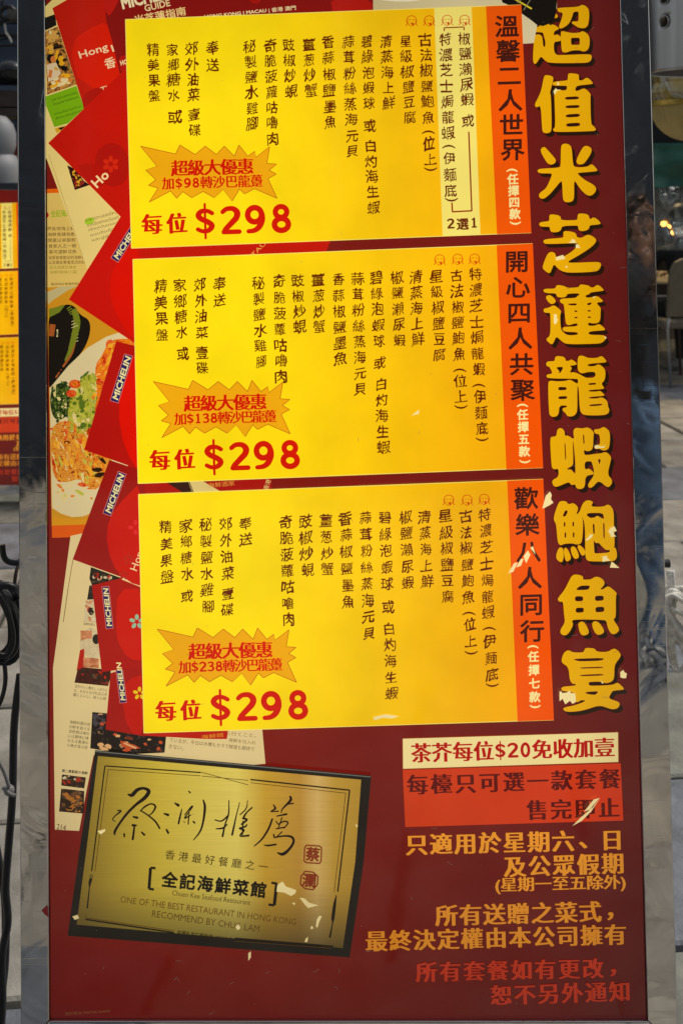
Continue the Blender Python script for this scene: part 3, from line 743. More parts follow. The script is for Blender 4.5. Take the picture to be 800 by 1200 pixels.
# ---- print: pages, photographs, leaflets
CREAM = (240, 214, 140); RED = (208, 26, 6); RED2 = (228, 22, 2); DRED = (150, 22, 14)
def patch(name, poly, mat, lay, parent=sign, rnd=0, label=None):
    o = Flat(lay).poly(poly, rnd=rnd).done(name, mat, parent)
    if label: o['label'] = label
    return o
def rows(name, x0, y0, x1, y1, n, dx, dy, h, mat, parent, lay, txts):
    fl = Flat(lay)
    for k in range(n):
        run(fl, txts[k % len(txts)], x0 + dx * k, y0 + dy * k, x1 + dx * k, y1 + dy * k, h)
    return fl.done(name, mat, parent)
def flecks(fl, poly, n, r0, r1, mis, seed, elong=2.0, ang=None):
    rn = random.Random(seed); xs = [p[0] for p in poly]; ys = [p[1] for p in poly]; k = 0; tries = 0
    while k < n and tries < n * 20:
        tries += 1
        x, y = rn.uniform(min(xs), max(xs)), rn.uniform(min(ys), max(ys)); r = rn.uniform(r0, r1)
        a = rn.uniform(0, 3.14) if ang is None else ang + rn.uniform(-.5, .5)
        e = rn.uniform(1, elong); m_ = 7; pts = []
        for i in range(m_):
            t = 2 * math.pi * i / m_; q = rn.uniform(.7, 1.2); u, v = r * e * math.cos(t) * q, r * math.sin(t) * q
            pts.append((x + u * math.cos(a) - v * math.sin(a), y + u * math.sin(a) + v * math.cos(a)))
        if not all(inside(p, poly) for p in pts): continue
        fl.poly(pts, mi=rn.choice(mis)); k += 1

# page behind, left middle
pB = patch('magazine_page', [(54, 226), (110, 224), (110, 338), (55.2, 339)], pm((228, 190, 96)), 1, label='yellowed page with columns of small print')
patch('page_band', [(53.9, 221.5), (110, 219.5), (110, 224.2), (54, 226.5)], pm((235, 100, 10)), 2, pB)
line('title_lettering', '全記海鮮', 60, 250.5, 83, 249.5, 8, pm((150, 175, 20)), pB, 2, bold=.02)
fl = Flat(2); fl.disc(53.5, 252, 4); fl.done('round_badge', pm((190, 30, 10)), pB)
rows('small_lettering', 55.5, 268, 88, 267.5, 5, .5, 6.8, 4.6, pm((90, 50, 20)), pB, 2, ['界各地海上鮮', '海鮮食肆為數', '開業以來服務', '食家人之一親', '客可選鮮活魚'])
rows('small_lettering', 57, 302, 100, 301.5, 2, .4, 5.6, 4.2, pm((90, 50, 20)), pB, 2, ['深受食客歡迎的海鮮食', '以及親友聚會菜式的好'])
rows('small_lettering', 58, 313.5, 90, 313, 2, .4, 5.6, 3.8, pm((160, 140, 40)), pB, 2, ['菜式選擇多樣款', '海鮮燒味小菜'])
line('small_lettering', '電話地址營業時間', 60, 333, 92, 332.4, 3, pm((90, 50, 20)), pB, 2)

# food photograph
pC = patch('food_photograph', [(55.2, 337), (165, 330), (165, 600), (100.7, 613), (61, 616.7), (57, 420)], pm((214, 146, 28)), 1.4, label='photo of a prawn and salad plate beside a black bowl')
fl = Flat(2.4)
fl.poly([(56, 342), (70, 336), (92, 335), (80, 340), (62, 352), (56.5, 357)], mi=1)
fl.poly([(57.5, 363), (77, 356), (88, 358.5), (94, 369), (106, 375), (106, 393), (96.5, 414), (66, 446), (58.5, 455), (57.5, 452), (57, 400)], mi=0, rnd=2)
fl.poly([(57.5, 362), (77, 357), (70, 366), (58, 372)], mi=2)
for k in range(9):
    a = (81 + k * 1.3, 358 + k * 1.1); fl.stroke([(a[0] - 2.5, a[1] + 4 + k * 1.0, 1.2), (a[0] + 2.5, a[1] + 1 + k * 1.5, 1.2)], mi=2, cap=0)
fl.stroke([(88, 365, 7), (90.5, 378, 8), (87, 395, 7), (82, 412, 5), (78, 422, 4)], mi=2, sub=5)
fl.stroke([(88, 402, 2.2), (84, 415, 2.5), (74, 430, 2.5), (66, 442, 2)], mi=3, sub=4)
for k in range(8): fl.stroke([(84, 377 + k * 3.6, .7), (92, 374 + k * 3.6, .7)], mi=4, cap=0)
fl.stroke([(62, 380, 7), (60.5, 394, 6)], mi=3); fl.stroke([(67.5, 387, 2), (67.3, 394, 2)], mi=4)
fl.done('bowl_picture', [pm((28, 22, 14)), pm((200, 180, 120)), pm((120, 128, 30)), pm((170, 86, 34)), pm((225, 205, 140))], pC)
plate = [(58.6, 455), (66, 446), (80, 429), (102, 408), (125, 394.5), (140, 389.5), (165, 392), (165, 590), (115, 598), (98, 605), (85, 606), (72, 602), (61.2, 595)]
fl = Flat(2.8); fl.poly(plate); fl.done('plate_picture', pm((228, 205, 148)), pC)
FO = [photo_print([(150, 40, 6), (226, 88, 10), (244, 140, 22), (240, 96, 12), (250, 196, 90)], 70), pm((244, 168, 40)), photo_print([(150, 20, 4), (222, 50, 10), (240, 110, 40), (214, 40, 8)], 90), photo_print([(70, 84, 10), (150, 156, 24), (206, 196, 70), (150, 150, 30), (226, 216, 130)], 90), pm((196, 186, 66)), photo_print([(14, 22, 8), (34, 60, 14), (20, 30, 10), (96, 120, 40), (200, 196, 130)], 140), pm((230, 205, 130)), pm((50, 28, 12)), pm((90, 110, 26)), photo_print([(70, 30, 8), (200, 80, 12), (244, 170, 50), (222, 110, 20), (240, 205, 120)], 80, 3)]
fl = Flat(3.2)
pr_ = [(128, 397), (165, 397), (165, 480), (122, 520), (95, 520), (116, 470), (110, 430), (121, 415)]
fl.poly(pr_, mi=0, rnd=2); flecks(fl, pr_, 90, 2, 5, [0, 1, 2, 0, 1], 1, 1.8, .6)
le = [(93, 445), (108, 436), (113, 450), (112, 480), (108, 505), (88, 510), (78, 490), (84, 462)]
fl.poly(le, mi=3, rnd=2); flecks(fl, le, 70, 1.2, 3.5, [3, 4, 4, 8, 6], 2, 3)
ka = [(59.5, 454), (76, 446), (82, 455), (84, 470), (80, 488), (66, 494), (59, 480)]
fl.poly(ka, mi=5, rnd=2); flecks(fl, ka, 60, .8, 2.4, [5, 8, 5, 6, 8], 3, 2)
no = [(59.8, 500), (75, 492), (100, 498), (125, 505), (130, 540), (116, 575), (104, 572), (94, 560), (78, 566), (64, 562), (60, 540)]
fl.poly(no, mi=9, rnd=2); flecks(fl, no, 170, .7, 2.0, [0, 1, 6, 2, 4, 1, 9, 9], 4, 6, 1.2)
no2 = [(104, 530), (129, 532), (126, 556), (112, 566), (92, 562)]
flecks(fl, no2, 40, 1.5, 3.5, [7, 0, 1, 7], 5, 3)
def grow(p, k):
    cx_, cy_ = sum(q[0] for q in p) / len(p), sum(q[1] for q in p) / len(p); return [(max(60.2, cx_ + (q[0] - cx_) * k), cy_ + (q[1] - cy_) * k) for q in p]
flecks(fl, grow(ka, 1.12), 110, .7, 2.2, [5, 8, 5, 5, 6], 43, 2.5); flecks(fl, grow(le, 1.14), 90, .9, 2.6, [3, 4, 3, 8, 6], 44, 3.5)
flecks(fl, grow(no, 1.08), 170, .7, 2.0, [0, 1, 9, 9, 4, 6, 2], 45, 6, 1.2); flecks(fl, [(120, 412), (127, 394), (134, 398), (134, 420), (112, 470), (106, 512), (98, 520), (106, 470)], 50, 2, 4.2, [0, 1, 0, 2], 46, 1.5)
fl.stroke([(98, 560, 1.6), (108, 540, 1.8), (124, 530, 1.6)], mi=7, sub=4); fl.stroke([(66, 512, 1.4), (72, 530, 1.4), (84, 540, 1.2)], mi=6, sub=4); fl.stroke([(74, 500, 1.4), (92, 512, 1.6), (98, 530, 1.4)], mi=6, sub=4)
for x, y, r in ((88, 450, 7), (84, 461, 6)):
    fl.disc(x, y, r, r * .75, 2); fl.disc(x, y, r * .6, r * .4, 0); 
fl.stroke([(60, 503, 2.4), (70, 499, 3), (78, 507, 3), (74, 519, 3), (62, 522, 2.5)], mi=2, sub=5)
fl.disc(72, 562, 5, 3, 2); fl.disc(97, 568, 6, 2.5, 2, rot=.1)
flecks(fl, [(60, 556), (120, 556), (112, 590), (66, 590)], 22, .8, 2.2, [4, 6, 0], 6, 4)

fl.done('food_picture', FO, pC)['kind'] = 'stuff'
fl = Flat(3.2); fl.poly([(61, 605), (72, 607), (90, 609.5), (102, 608), (102, 615), (61.2, 617)]); fl.done('photo_edge', pm((226, 150, 20)), pC)
patch('orange_band', [(61, 616), (103, 614.5), (97, 629), (61.3, 630.3)], pm((232, 92, 10)), 3.4, pC)

# page at the top left
pA = patch('magazine_page', [(53, 8), (92, -30), (165, 100), (165, 350), (118, 360), (101, 311), (54.2, 184)], pm((238, 208, 122)), 4.2, label='cream page with a street food photo and a green box')
patch('page_photo', [(53.4, 20.6), (65, 16.5), (66.5, 29.6), (53.6, 35.7)], pm((30, 24, 16)), 5, pA)
fl = Flat(5); q = [(53.6, 37), (68, 31), (90, 99), (55.5, 111)]; fl.poly(q, mi=7)
flecks(fl, [(53.8, 37), (68, 33), (72, 48), (54, 52)], 26, 1, 3, [1, 6, 1], 8, 3)
flecks(fl, [(53.8, 50), (73, 46), (84, 84), (56, 84)], 40, 1.2, 3.4, [0, 1, 5, 2], 9, 2)
fl.disc(60, 68, 4.5, 5, 5); fl.disc(62.5, 69.5, 3, 4, 3); fl.poly([(55, 76), (66, 73), (72, 86), (66, 92), (57, 96)], mi=4); fl.stroke([(60, 82, 4), (58.5, 91, 4), (61, 96, 3)], mi=3)
flecks(fl, [(60, 88), (84, 82), (88, 98), (58, 107)], 50, 1, 3, [2, 1, 3, 6, 2], 10, 2.5, -.3)
fl.done('page_photo', [pm((60, 36, 14)), pm((214, 160, 70)), pm((236, 168, 24)), pm((214, 120, 50)), pm((226, 196, 150)), pm((22, 16, 10)), pm((232, 210, 150)), photo_print([(24, 16, 10), (90, 50, 20), (220, 150, 60), (60, 36, 16), (240, 190, 110)], 60)], pA)['label'] = 'picture of a cook at a stall'
gb = patch('green_box', [(54.3, 113), (90, 100.5), (99, 127), (80, 144.5), (64, 149), (54.5, 124)], pm((122, 172, 12)), 5.4, pA)
rows('small_lettering', 61, 117, 90, 108, 2, 1.6, 5.2, 3.4, pm((50, 70, 10)), pA, 6, ['อาหารทะเลสดอร่อย', 'ร้านอาหารฮ่องกง'])
rows('small_lettering', 64, 134, 95, 124.5, 2, 1.4, 5.2, 3.4, pm((50, 70, 10)), pA, 6, ['อร่อยที่สุดในเมือง', 'กุ้งหอยปูปลา'])
fl = Flat(5); q = [(79, 193.5), (90, 199), (98, 211.5), (105.5, 216.7), (88, 222.7)]; fl.poly(q); flecks(fl, q, 30, .8, 2.4, [1, 2, 0], 12); fl.poly([(64.5, 150.5), (78, 147), (72, 153), (66.5, 156)], mi=2); fl.poly([(68, 150), (77, 148), (72, 152.5)], mi=0)
fl.done('page_photo', [pm((44, 16, 12)), pm((150, 40, 26)), pm((222, 160, 30))], pA)
rows('small_lettering', 100, 258, 137, 248, 5, 2.0, 6.0, 4.6, pm((120, 96, 40)), pA, 5.4, ['อาหารทะเลสดใหม่', 'จากฮ่องกงอร่อยดี', 'เปิดทุกวันตลอดปี', 'ขนมจีนกุ้งเผา', 'และปูผัดพริก'])
fl = Flat(5); fl.disc(105, 259, 6, 4, rot=-.3); fl.done('green_mark', pm((170, 205, 40)), pA)
fl = Flat(5); fl.stroke([(57.5, 181), (97, 300)], .8, cap=0); fl.done('page_fold', pm((200, 168, 92)), pA)

# page at the lower left
pD = patch('magazine_page', [(83, 628), (165, 610), (300, 700), (305, 830), (311, 895), (200, 905), (110, 885), (101, 930), (93, 973.7), (64.7, 972.2), (62.4, 783)], pm((232, 204, 140)), 4.4, label='cream page with a cook photo, page number and small print')
fl = Flat(5); fl.stroke([(80, 690), (86, 655)], .8, cap=0); fl.stroke([(74.5, 729), (80, 690)], .9, cap=0); fl.done('page_fold', pm((140, 112, 60)), pD)
fl = Flat(5); fl.poly([(106.7, 664.5), (144, 678), (108, 686), (105, 678)], mi=0); flecks(fl, [(107, 666), (143, 678), (108, 684)], 26, 1, 3, [0, 1, 2], 13)
fl.poly([(105, 686), (109, 686), (112, 703), (102, 705)], mi=0); fl.poly([(100.5, 703), (112, 702), (113, 730), (98, 729)], mi=1); flecks(fl, [(100.5, 703), (112, 702), (113, 730), (98, 729)], 20, 1, 3, [0, 2, 1, 3], 14)
fl.poly([(94.5, 743), (104, 735), (112, 736), (118, 752), (118, 771), (108, 773), (93, 764)], mi=1, rnd=2); fl.poly([(94.5, 739), (108, 739), (108, 748), (95, 750)], mi=3); fl.disc(113, 749, 4.5, 6, 0)
fl.poly([(94, 762), (99, 760), (99, 782), (90, 786)], mi=2); fl.poly([(98, 770), (116, 772), (116, 783), (98, 782)], mi=3)
fl.poly([(91, 785), (98, 782), (130, 785), (130, 793), (127, 804), (87.5, 800)], mi=4); flecks(fl, [(91, 785), (98, 782), (130, 785), (127, 803), (88, 800)], 34, 1, 2.6, [0, 2, 4], 15)
fl.done('cook_photo', [photo_print([(22, 18, 14), (46, 40, 28), (30, 24, 18), (110, 90, 60)], 70), photo_print([(190, 160, 112), (228, 204, 152), (214, 186, 136), (236, 214, 166)], 50), pm((186, 34, 16)), photo_print([(150, 76, 44), (210, 126, 76), (226, 170, 120)], 70), photo_print([(30, 12, 8), (80, 26, 16), (40, 16, 10), (150, 60, 30)], 70)], pD)['label'] = 'picture of a cook in white'
line('small_lettering', '海鮮料理人', 98, 731, 112, 732, 3.2, pm((40, 30, 16)), pD, 5)
rows('small_lettering', 88, 804, 126, 809, 3, -.8, 5.0, 4.0, pm((50, 36, 18)), pD, 5, ['活きのいい鴨をしっかりと', 'た、わからなければスタ', '聞くといい。待つと時'])
rows('small_lettering', 82, 846, 106, 849, 6, -.6, 5.4, 4.0, pm((50, 36, 18)), pD, 5, ['海鮮料理の店', 'が軒を並べる', '活西貢は海の', 'には豪快に味', 'わえる香港の', '小魚が並ぶ店'])
line('small_lettering', '第二章劉家の海鮮', 73, 903, 103, 906, 3.6, pm((40, 30, 16)), pD, 5, bold=.02)
fl = Flat(5); q1 = [(73, 907.5), (101, 911), (99, 924), (72, 920.5)]; q2 = [(72, 924), (99, 927), (98.5, 953.5), (69.5, 951)]
fl.poly(q1, mi=0); fl.poly(q2, mi=0); flecks(fl, q1, 24, 1, 3, [0, 1, 2, 3], 16, 3, .1); flecks(fl, q2, 40, 1, 3, [0, 3, 4, 0], 17, 4, .1)
fl.done('food_photo', [photo_print([(20, 14, 10), (60, 34, 20), (30, 20, 14), (150, 110, 70)], 90), pm((222, 200, 150)), pm((176, 40, 20)), pm((110, 70, 40)), pm((180, 110, 40))], pD)
line('page_number', '214', 67, 968.5, 77.5, 970.2, 6.4, pm((40, 28, 14)), pD, 5)
fl = Flat(5); q = [(108.5, 834.4), (127, 836), (124.5, 854), (168, 858.5), (195, 861), (193, 882), (150, 884), (106, 877)]; fl.poly(q)
flecks(fl, [(109, 836), (126, 838), (122, 858), (108, 862)], 26, 1.5, 4, [1, 1, 0], 18); flecks(fl, q, 40, .8, 2.8, [0, 2, 3, 0, 4], 19, 3, .3)
fl.poly([(141, 868), (158, 873), (165, 877), (150, 878), (143, 874)], mi=2); fl.stroke([(146, 871, 2), (160, 877, 2)], mi=3)
fl.done('dark_photo', [photo_print([(16, 12, 10), (30, 22, 18), (20, 16, 14), (90, 70, 60)], 80), pm((76, 66, 70)), pm((200, 80, 36)), pm((226, 170, 110)), pm((110, 50, 30))], pD)
line('small_lettering', 'に行くこと。', 265, 859, 300, 862, 5, pm((120, 90, 40)), pD, 5)
rows('small_lettering', 199, 867, 298, 878, 2, 0, 0, 5, pm((110, 84, 40)), pD, 5.2, ['ているが、平日は水槽もカラで鮮度も期待で'])
line('small_lettering', 'きない。', 198, 874.5, 215, 876.5, 5, pm((110, 84, 40)), pD, 5)
line('small_lettering', '海鮮を仕入れ', 268, 867, 300, 870.5, 4.5, pm((120, 90, 40)), pD, 5.6)

# red leaflets, lowest first
def leaflet(poly, col, lay, label, petals=()):
    o = patch('red_leaflet', poly, pm(col), lay, label=label)
    for pc, pp in petals:
        fl = Flat(lay + .4); fl.poly(pp, rnd=1); fl.done('printed_petal', pm(pc), o)
    return o
def badge(cx, cy, ang, ln, w, parent, lay, txt='MICHELIN', cut=1.0):
    """navy strip with cream capitals, reading upwards"""
    a = R(ang); ux, uy = math.cos(a), -math.sin(a); vx, vy = uy, -ux     # along, across
    vx, vy = math.sin(a), math.cos(a)
    def q(u, v): return (cx + ux * u + vx * v, cy + uy * u + vy * v)
    fl = Flat(lay)
    fl.poly([q(-ln / 2, -w / 2), q(ln / 2, -w / 2), q(ln / 2, w / 2), q(-ln / 2, w / 2)], mi=0)
    i = .6; fl.poly([q(-ln / 2 + i, -w / 2 + i), q(ln / 2 - i, -w / 2 + i), q(ln / 2 - i, w / 2 - i), q(-ln / 2 + i, w / 2 - i)], mi=1)
    o = fl.done('badge', [pm((222, 120, 110)), pm((44, 34, 92))], parent)
    fl = Flat(lay + .6); run(fl, txt, *q(-ln / 2 + ln * .07, 0), *q(ln / 2 - 2.5, 0), w * .66, bold=.028, slant=.15, cap=1)
    b = fl.done('badge_lettering', pm((242, 222, 150)), parent)
def flower(x, y, r, col, parent, lay, n=5):
    fl = Flat(lay)
    for k in range(n):
        a = 2 * math.pi * k / n - 1.57; fl.disc(x + r * .62 * math.cos(a), y + r * .62 * math.sin(a), r * .38, r * .26, rot=a, n=10)
    fl.done('printed_flower', pm(col), parent)

l2 = leaflet([(61.7, 9.6), (92, -8), (128, -8), (158, 40), (158, 160), (112, 168), (98.8, 126.5)], (196, 28, 8), 7, 'bright red leaflet with Hong Kong in white',
             [((220, 30, 4), [(80, 50), (118, 26), (128, 30), (150, 100), (95, 104)]), ((176, 22, 8), [(95, 112), (118, 100), (145, 112), (150, 150), (112, 155), (100, 135)])])
line('lettering', 'Hong', 93.5, 66, 126.5, 55.5, 11, pm((244, 214, 160)), l2, 8.5, bold=.012)
line('lettering', 'I', 131, 57, 133, 56.3, 8, pm((244, 214, 160)), l2, 8.5)
fl = Flat(8.5); cell(fl, '香', 129.3, 73.8, 13.5, R(-14), .012); fl.done('lettering', pm((244, 214, 160)), l2)
line('lettering', 'The M', 119, 106.5, 143.5, 98.5, 8.5, pm((240, 200, 140)), l2, 8.5)
fl = Flat(8.5); fl.stroke([(139, 112, 1.2), (141, 108, 1.2), (145, 106, 1)], sub=4); fl.stroke([(149.5, 120, 1.2), (144.5, 126.5, 1.2), (149, 126.5, 1.2)]); fl.stroke([(148, 134, 1), (150, 132, 1)]); fl.done('lettering', pm((240, 200, 140)), l2)
l1 = leaflet([(118, -30), (437, -30), (437, 34), (160, 122), (150, 118), (141, 88), (132, 50), (125, 25)], (140, 20, 14), 9, 'dark red guide leaflet with Macau and Hong Kong printed on it',
             [((196, 28, 16), [(119, -8), (142, -8), (136, 8), (126, 22)]), ((186, 24, 14), [(138, 67), (151, 64), (151, 84), (143, 88)]), ((172, 22, 12), [(284, -8), (312, -8), (300, 8)]), ((184, 26, 14), [(386, -5), (436, -5), (436, 30), (392, 26)])])
line('lettering', 'MICHELIN', 143, 4, 206, -10.5, 13, pm((248, 226, 170)), l1, 10.5, bold=.04)
line('lettering', 'GUIDE', 169.7, 10, 199, 3, 7.6, pm((246, 216, 150)), l1, 10.5, bold=.02)
line('lettering', '米芝蓮指南', 157.5, 23.5, 217.5, 12.5, 10, pm((246, 206, 130)), l1, 10.5, bold=.02)
line('lettering', 'HONG KONG | MACAU', 240, 20.3, 312, 12.8, 5, pm((248, 222, 160)), l1, 10.5, bold=.03)
line('lettering', '| 香港 澳門', 315, 12.5, 346.5, 9.3, 6, pm((248, 222, 160)), l1, 10.5, bold=.015)
line('lettering', 'HO', 141.5, 74, 149.5, 72, 5.5, pm((248, 222, 160)), l1, 10.5, bold=.03)
l9 = leaflet([(150, 250), (400, 250), (372, 320), (150, 320)], (196, 24, 8), 6.4, 'red leaflet showing between the first and second menu')
fl = Flat(7.4); run(fl, 'RESTAURANT', 283, 312, 332, 262, 5, cap=1); fl.done('lettering', pm((238, 170, 70)), l9)
l9b = leaflet([(150, 545), (420, 545), (300, 600), (150, 600)], (170, 22, 12), 6.4, 'red leaflet showing between the second and third menu')
patch('dark_edge', [(196, 566), (222, 563), (228, 578), (214, 577)], pm((56, 28, 18)), 6.8, l9b)
patch('cream_edge', [(220, 564), (238, 564), (262, 578), (226, 579)], pm((224, 196, 120)), 6.8, l9b)
line('lettering', '海鮮酒家', 244, 569, 275, 566, 6, pm((230, 150, 60)), l9b, 7.2)
fl = Flat(7.2); run(fl, '香港', 311, 574, 315, 562, 6); fl.done('lettering', pm((230, 200, 120)), l9b)
patch('dark_band', [(318, 556), (420, 550), (420, 600), (318, 600)], pm((128, 24, 14)), 7.0, l9b)
l3 = leaflet([(56.8, 167.7), (99.2, 126.7), (158, 70), (162, 80), (162, 274), (141.5, 254)], (200, 22, 6), 10, 'bright red leaflet set cornerwise with one sharp corner at the frame',
             [((178, 20, 8), [(112, 178), (128, 166), (146, 172), (154, 196), (146, 216), (128, 220), (112, 205)]), ((184, 20, 6), [(88, 196), (104, 190), (120, 196), (126, 214), (112, 222)])])
flower(130, 192.5, 10, (214, 40, 14), l3, 11.5, 6)
line('lettering', 'Ho', 110.5, 216.5, 125, 202.5, 11, pm((248, 214, 150)), l3, 12, bold=.02)
l4 = leaflet([(81, 351), (141.5, 254), (158, 226), (166, 226), (166, 409), (155, 400)], (206, 20, 8), 10.6, 'red leaflet whose left corner points at the food photo', [((222, 18, 2), [(128, 330), (140, 300), (166, 285), (166, 400), (150, 392), (132, 360)])])
badge(148, 283, 58, 52, 10.5, l4, 11.8)
l5 = leaflet([(136.3, 400), (170, 408), (170, 554), (160, 549), (99, 527)], (184, 20, 10), 11.2, 'red leaflet with a badge standing over the salad plate', [((226, 18, 2), [(140, 455), (152, 420), (170, 410), (170, 552), (156, 546), (140, 505)])])
badge(142.5, 443.5, 73, 58, 10.5, l5, 12.8)
l6 = leaflet([(128.4, 539), (170, 553), (170, 690), (163.7, 684), (85.5, 655.5)], (156, 22, 14), 11.8, 'dull red leaflet with a badge and white letters', [((204, 24, 8), [(124, 622), (134, 596), (170, 560), (170, 688), (150, 682), (130, 660)])])
badge(134.5, 578.5, 70, 53, 10.5, l6, 13.2)
flower(159, 618, 9, (226, 40, 40), l6, 13.4, 4); flower(151, 656, 7, (190, 40, 24), l6, 13.4, 5); flower(145, 674, 6, (180, 40, 24), l6, 13.4, 5)
line('lettering', 'Hon', 156.5, 668, 164, 647, 8.5, pm((246, 214, 150)), l6, 13.6)
l8 = leaflet([(129.7, 789), (170, 775), (170, 863), (124, 855)], (166, 22, 12), 12.2, 'red leaflet lowest in the row with its badge half covered', [((196, 24, 8), [(142, 810), (152, 795), (170, 790), (170, 862), (150, 858)])])
badge(141.8, 799, 97, 50, 8.5, l8, 13.2, 'MICHELIN'); flower(163.7, 812.6, 8, (236, 196, 20), l8, 13.6, 5)
l7 = leaflet([(108, 686), (140, 678), (170, 690), (170, 781), (119.4, 787.5)], (172, 22, 12), 13.4, 'red leaflet with badge and a mint coloured flower', [((206, 24, 6), [(136, 735), (138, 690), (170, 690), (170, 775), (150, 772), (138, 752)])])
badge(126.2, 712, 96, 50, 9, l7, 14.6); flower(160.5, 728.7, 9, (150, 190, 150), l7, 15, 5)
l10 = patch('red_leaflet', [(168, 857), (268, 850), (266, 866), (240, 866), (168, 862)], pm((190, 28, 10)), 6, label='thin red leaflet edge under the third menu')
line('lettering', '海鮮館', 236, 864, 262, 861, 5, pm((232, 150, 40)), l10, 7)

# dish photograph at the top
pT = patch('food_photograph', [(435, -30), (652, -30), (652, 10), (630, 24), (625, 50.5), (600, 52), (435, 34)], pm((206, 186, 130), (226, 208, 160), 0, .3), 6.2, label='photo of white plates above the first menu')
fl = Flat(7.4); fl.poly([(582, -30), (652, -30), (652, 12), (648, 26), (632, 32), (620, 22), (596, 6), (586, 2)], mi=0, rnd=1); fl.stroke([(596, -5, 1.6), (622, 10, 2)], mi=1); fl.stroke([(606, 3, .9), (618, -8, .9)], mi=2); fl.stroke([(613, 12, .8), (622, -2, .8)], mi=2)
fl.disc(470, -6, 34, 8, mi=3); fl.disc(418, -10, 30, 12, mi=3)
fl.done('dish_picture', [pm((26, 20, 14)), pm((226, 200, 40)), pm((150, 140, 110)), pm((240, 226, 186))], pT)

# ---- the three yellow menus
BROWN = (92, 34, 6)
INK = pm((104, 36, 6)); REDP = pm((216, 26, 4), lit=1.0); TITLE = pm((72, 26, 16)); PALET = pm((252, 232, 150)); RINK = pm((206, 60, 6))
YEL = pm((255, 220, 14), (243, 166, 8), -.14, .25, .09, 1.08)
ORA = pm((244, 92, 6), (250, 84, 0), .2, .32)
def face(fl, x, y, s=1.0):
    """small smiling hooded face"""
    p = []
    for k in range(15):
        a = R(-215 + k * 250 / 14); p.append((x + 6.0 * s * math.cos(a), y + 6.0 * s * math.sin(a) * 1.0, .8))
    p = [(x - 7.0 * s, y + 6 * s, .8)] + p + [(x + 7.0 * s, y + 6 * s, .8)]; fl.stroke(p, cap=0)
    fl.stroke([(x - 4.6 * s, y - 1.5 * s, .6), (x - 4.4 * s, y + 3 * s, .6), (x, y + 6.4 * s, .7), (x + 4.4 * s, y + 3 * s, .6), (x + 4.6 * s, y - 1.5 * s, .6)], sub=4, cap=0)
    fl.stroke([(x - 3 * s, y - 1 * s, .7), (x - 1.2 * s, y - 1.2 * s, .7)]); fl.stroke([(x + 1.2 * s, y - 1.2 * s, .7), (x + 3 * s, y - 1 * s, .7)])
    fl.stroke([(x - 2 * s, y + 2.4 * s, .7), (x, y + 3.2 * s, .7), (x + 2 * s, y + 2.2 * s, .7)], sub=3); fl.disc(x + 1.4 * s, y + 4.0 * s, 1.3 * s, 1.7 * s, n=8)
BURST = [(57, 5), (213, 40), (232, 0), (300, 42), (345, 5), (395, 42), (430, 5), (475, 50), (495, 0), (535, 50), (565, 28), (570, 55), (632, 8), (620, 82), (663, 85), (630, 112), (662, 130), (625, 150), (665, 238), (565, 195), (520, 218), (498, 197), (465, 250), (425, 197), (385, 235), (335, 207), (285, 235), (245, 208), (218, 238), (190, 205), (95, 255), (135, 192), (92, 180), (125, 155), (80, 112), (130, 95)]
def menu(corners, ora, cols, title, note, burst, amount, per, price, faces, label, extra=None):
    M = 16
    o = patch('menu_panel', corners, YEL, M, label=label)
    patch('orange_band', ora, ORA, M + 1.2, o)
    fl = Flat(M + .6); tl, tr_, br, bl_ = corners
    fl.stroke([tl, tr_], .8, cap=0); fl.stroke([bl_, br], .8, cap=0); fl.stroke([tl, bl_], .8, cap=0); fl.done('edge_line', pm((250, 232, 110)), o)
    if extra: extra(o, M)
    for c in cols: column('dish_lettering', c, 15.9, INK, o, M + 3, bold=.017, shear=.12, sxx=.96)
    column('title_lettering', title, 27, TITLE, o, M + 3, bold=.021, jit=False, shear=.03, sxx=1.08)
    column('note_lettering', note, 13.2, PALET, o, M + 3, bold=.03, jit=False, shear=.03)
    for x, y in faces:
        fl = Flat(M + 3); face(fl, x, y, .98); fl.done('smiling_face', RINK, o)
    bx, by, bs = burst
    pts = [(bx + (x - 57) / 3.81 * bs, by + (y - 5) / 3.81 * bs) for x, y in BURST]
    fl = Flat(M + 1.2); fl.poly(pts, mi=0); fl.stroke(pts + [pts[0]], .8, mi=1, cap=0); fl.done('price_burst', [pm((246, 172, 14)), pm((190, 96, 20))], o)
    cx, cy = bx + 84 * bs, by + 24.8 * bs; sl_ = -.028
    spaced('burst_lettering', '超級大優惠', cx - 38.5 * bs, cy + 38.5 * -sl_, cx + 38.5 * bs, cy + 38.5 * sl_, 20 * bs, REDP, o, M + 3, bold=.02, rep=1.2)
    s = '加' + amount; n = len(s); fl = Flat(M + 3)
    w = 59 * bs; cy2 = cy + 17.4 * bs
    mixed(fl, '加' + amount + '轉沙巴龍躉', cx - w, cy2 + w * .03, cx + w, cy2 - w * .03, 15.5 * bs, 11.5 * bs, .012, 1, .68); fl.done('burst_lettering', REDP, o)
    spaced('price_lettering', '每位', per[0] - 14.5, per[1] + .5, per[0] + 14.5, per[1] - .5, 25.5, REDP, o, M + 3, bold=.02, rep=1.8, sxx=.95, shear=.02)
    fl = Flat(M + 3); px_, py_, k = price
    for ch, dx, h in (('$', -44.5, 42), ('2', -14.5, 33), ('9', 13.5, 33.5), ('8', 44.5, 33.5)):
        digit(fl, ch, px_ + dx * k, py_ - dx * .035 * k, (h if ch != '$' else 33) * k, -.03)
    fl.done('price_lettering', REDP, o)
    return o
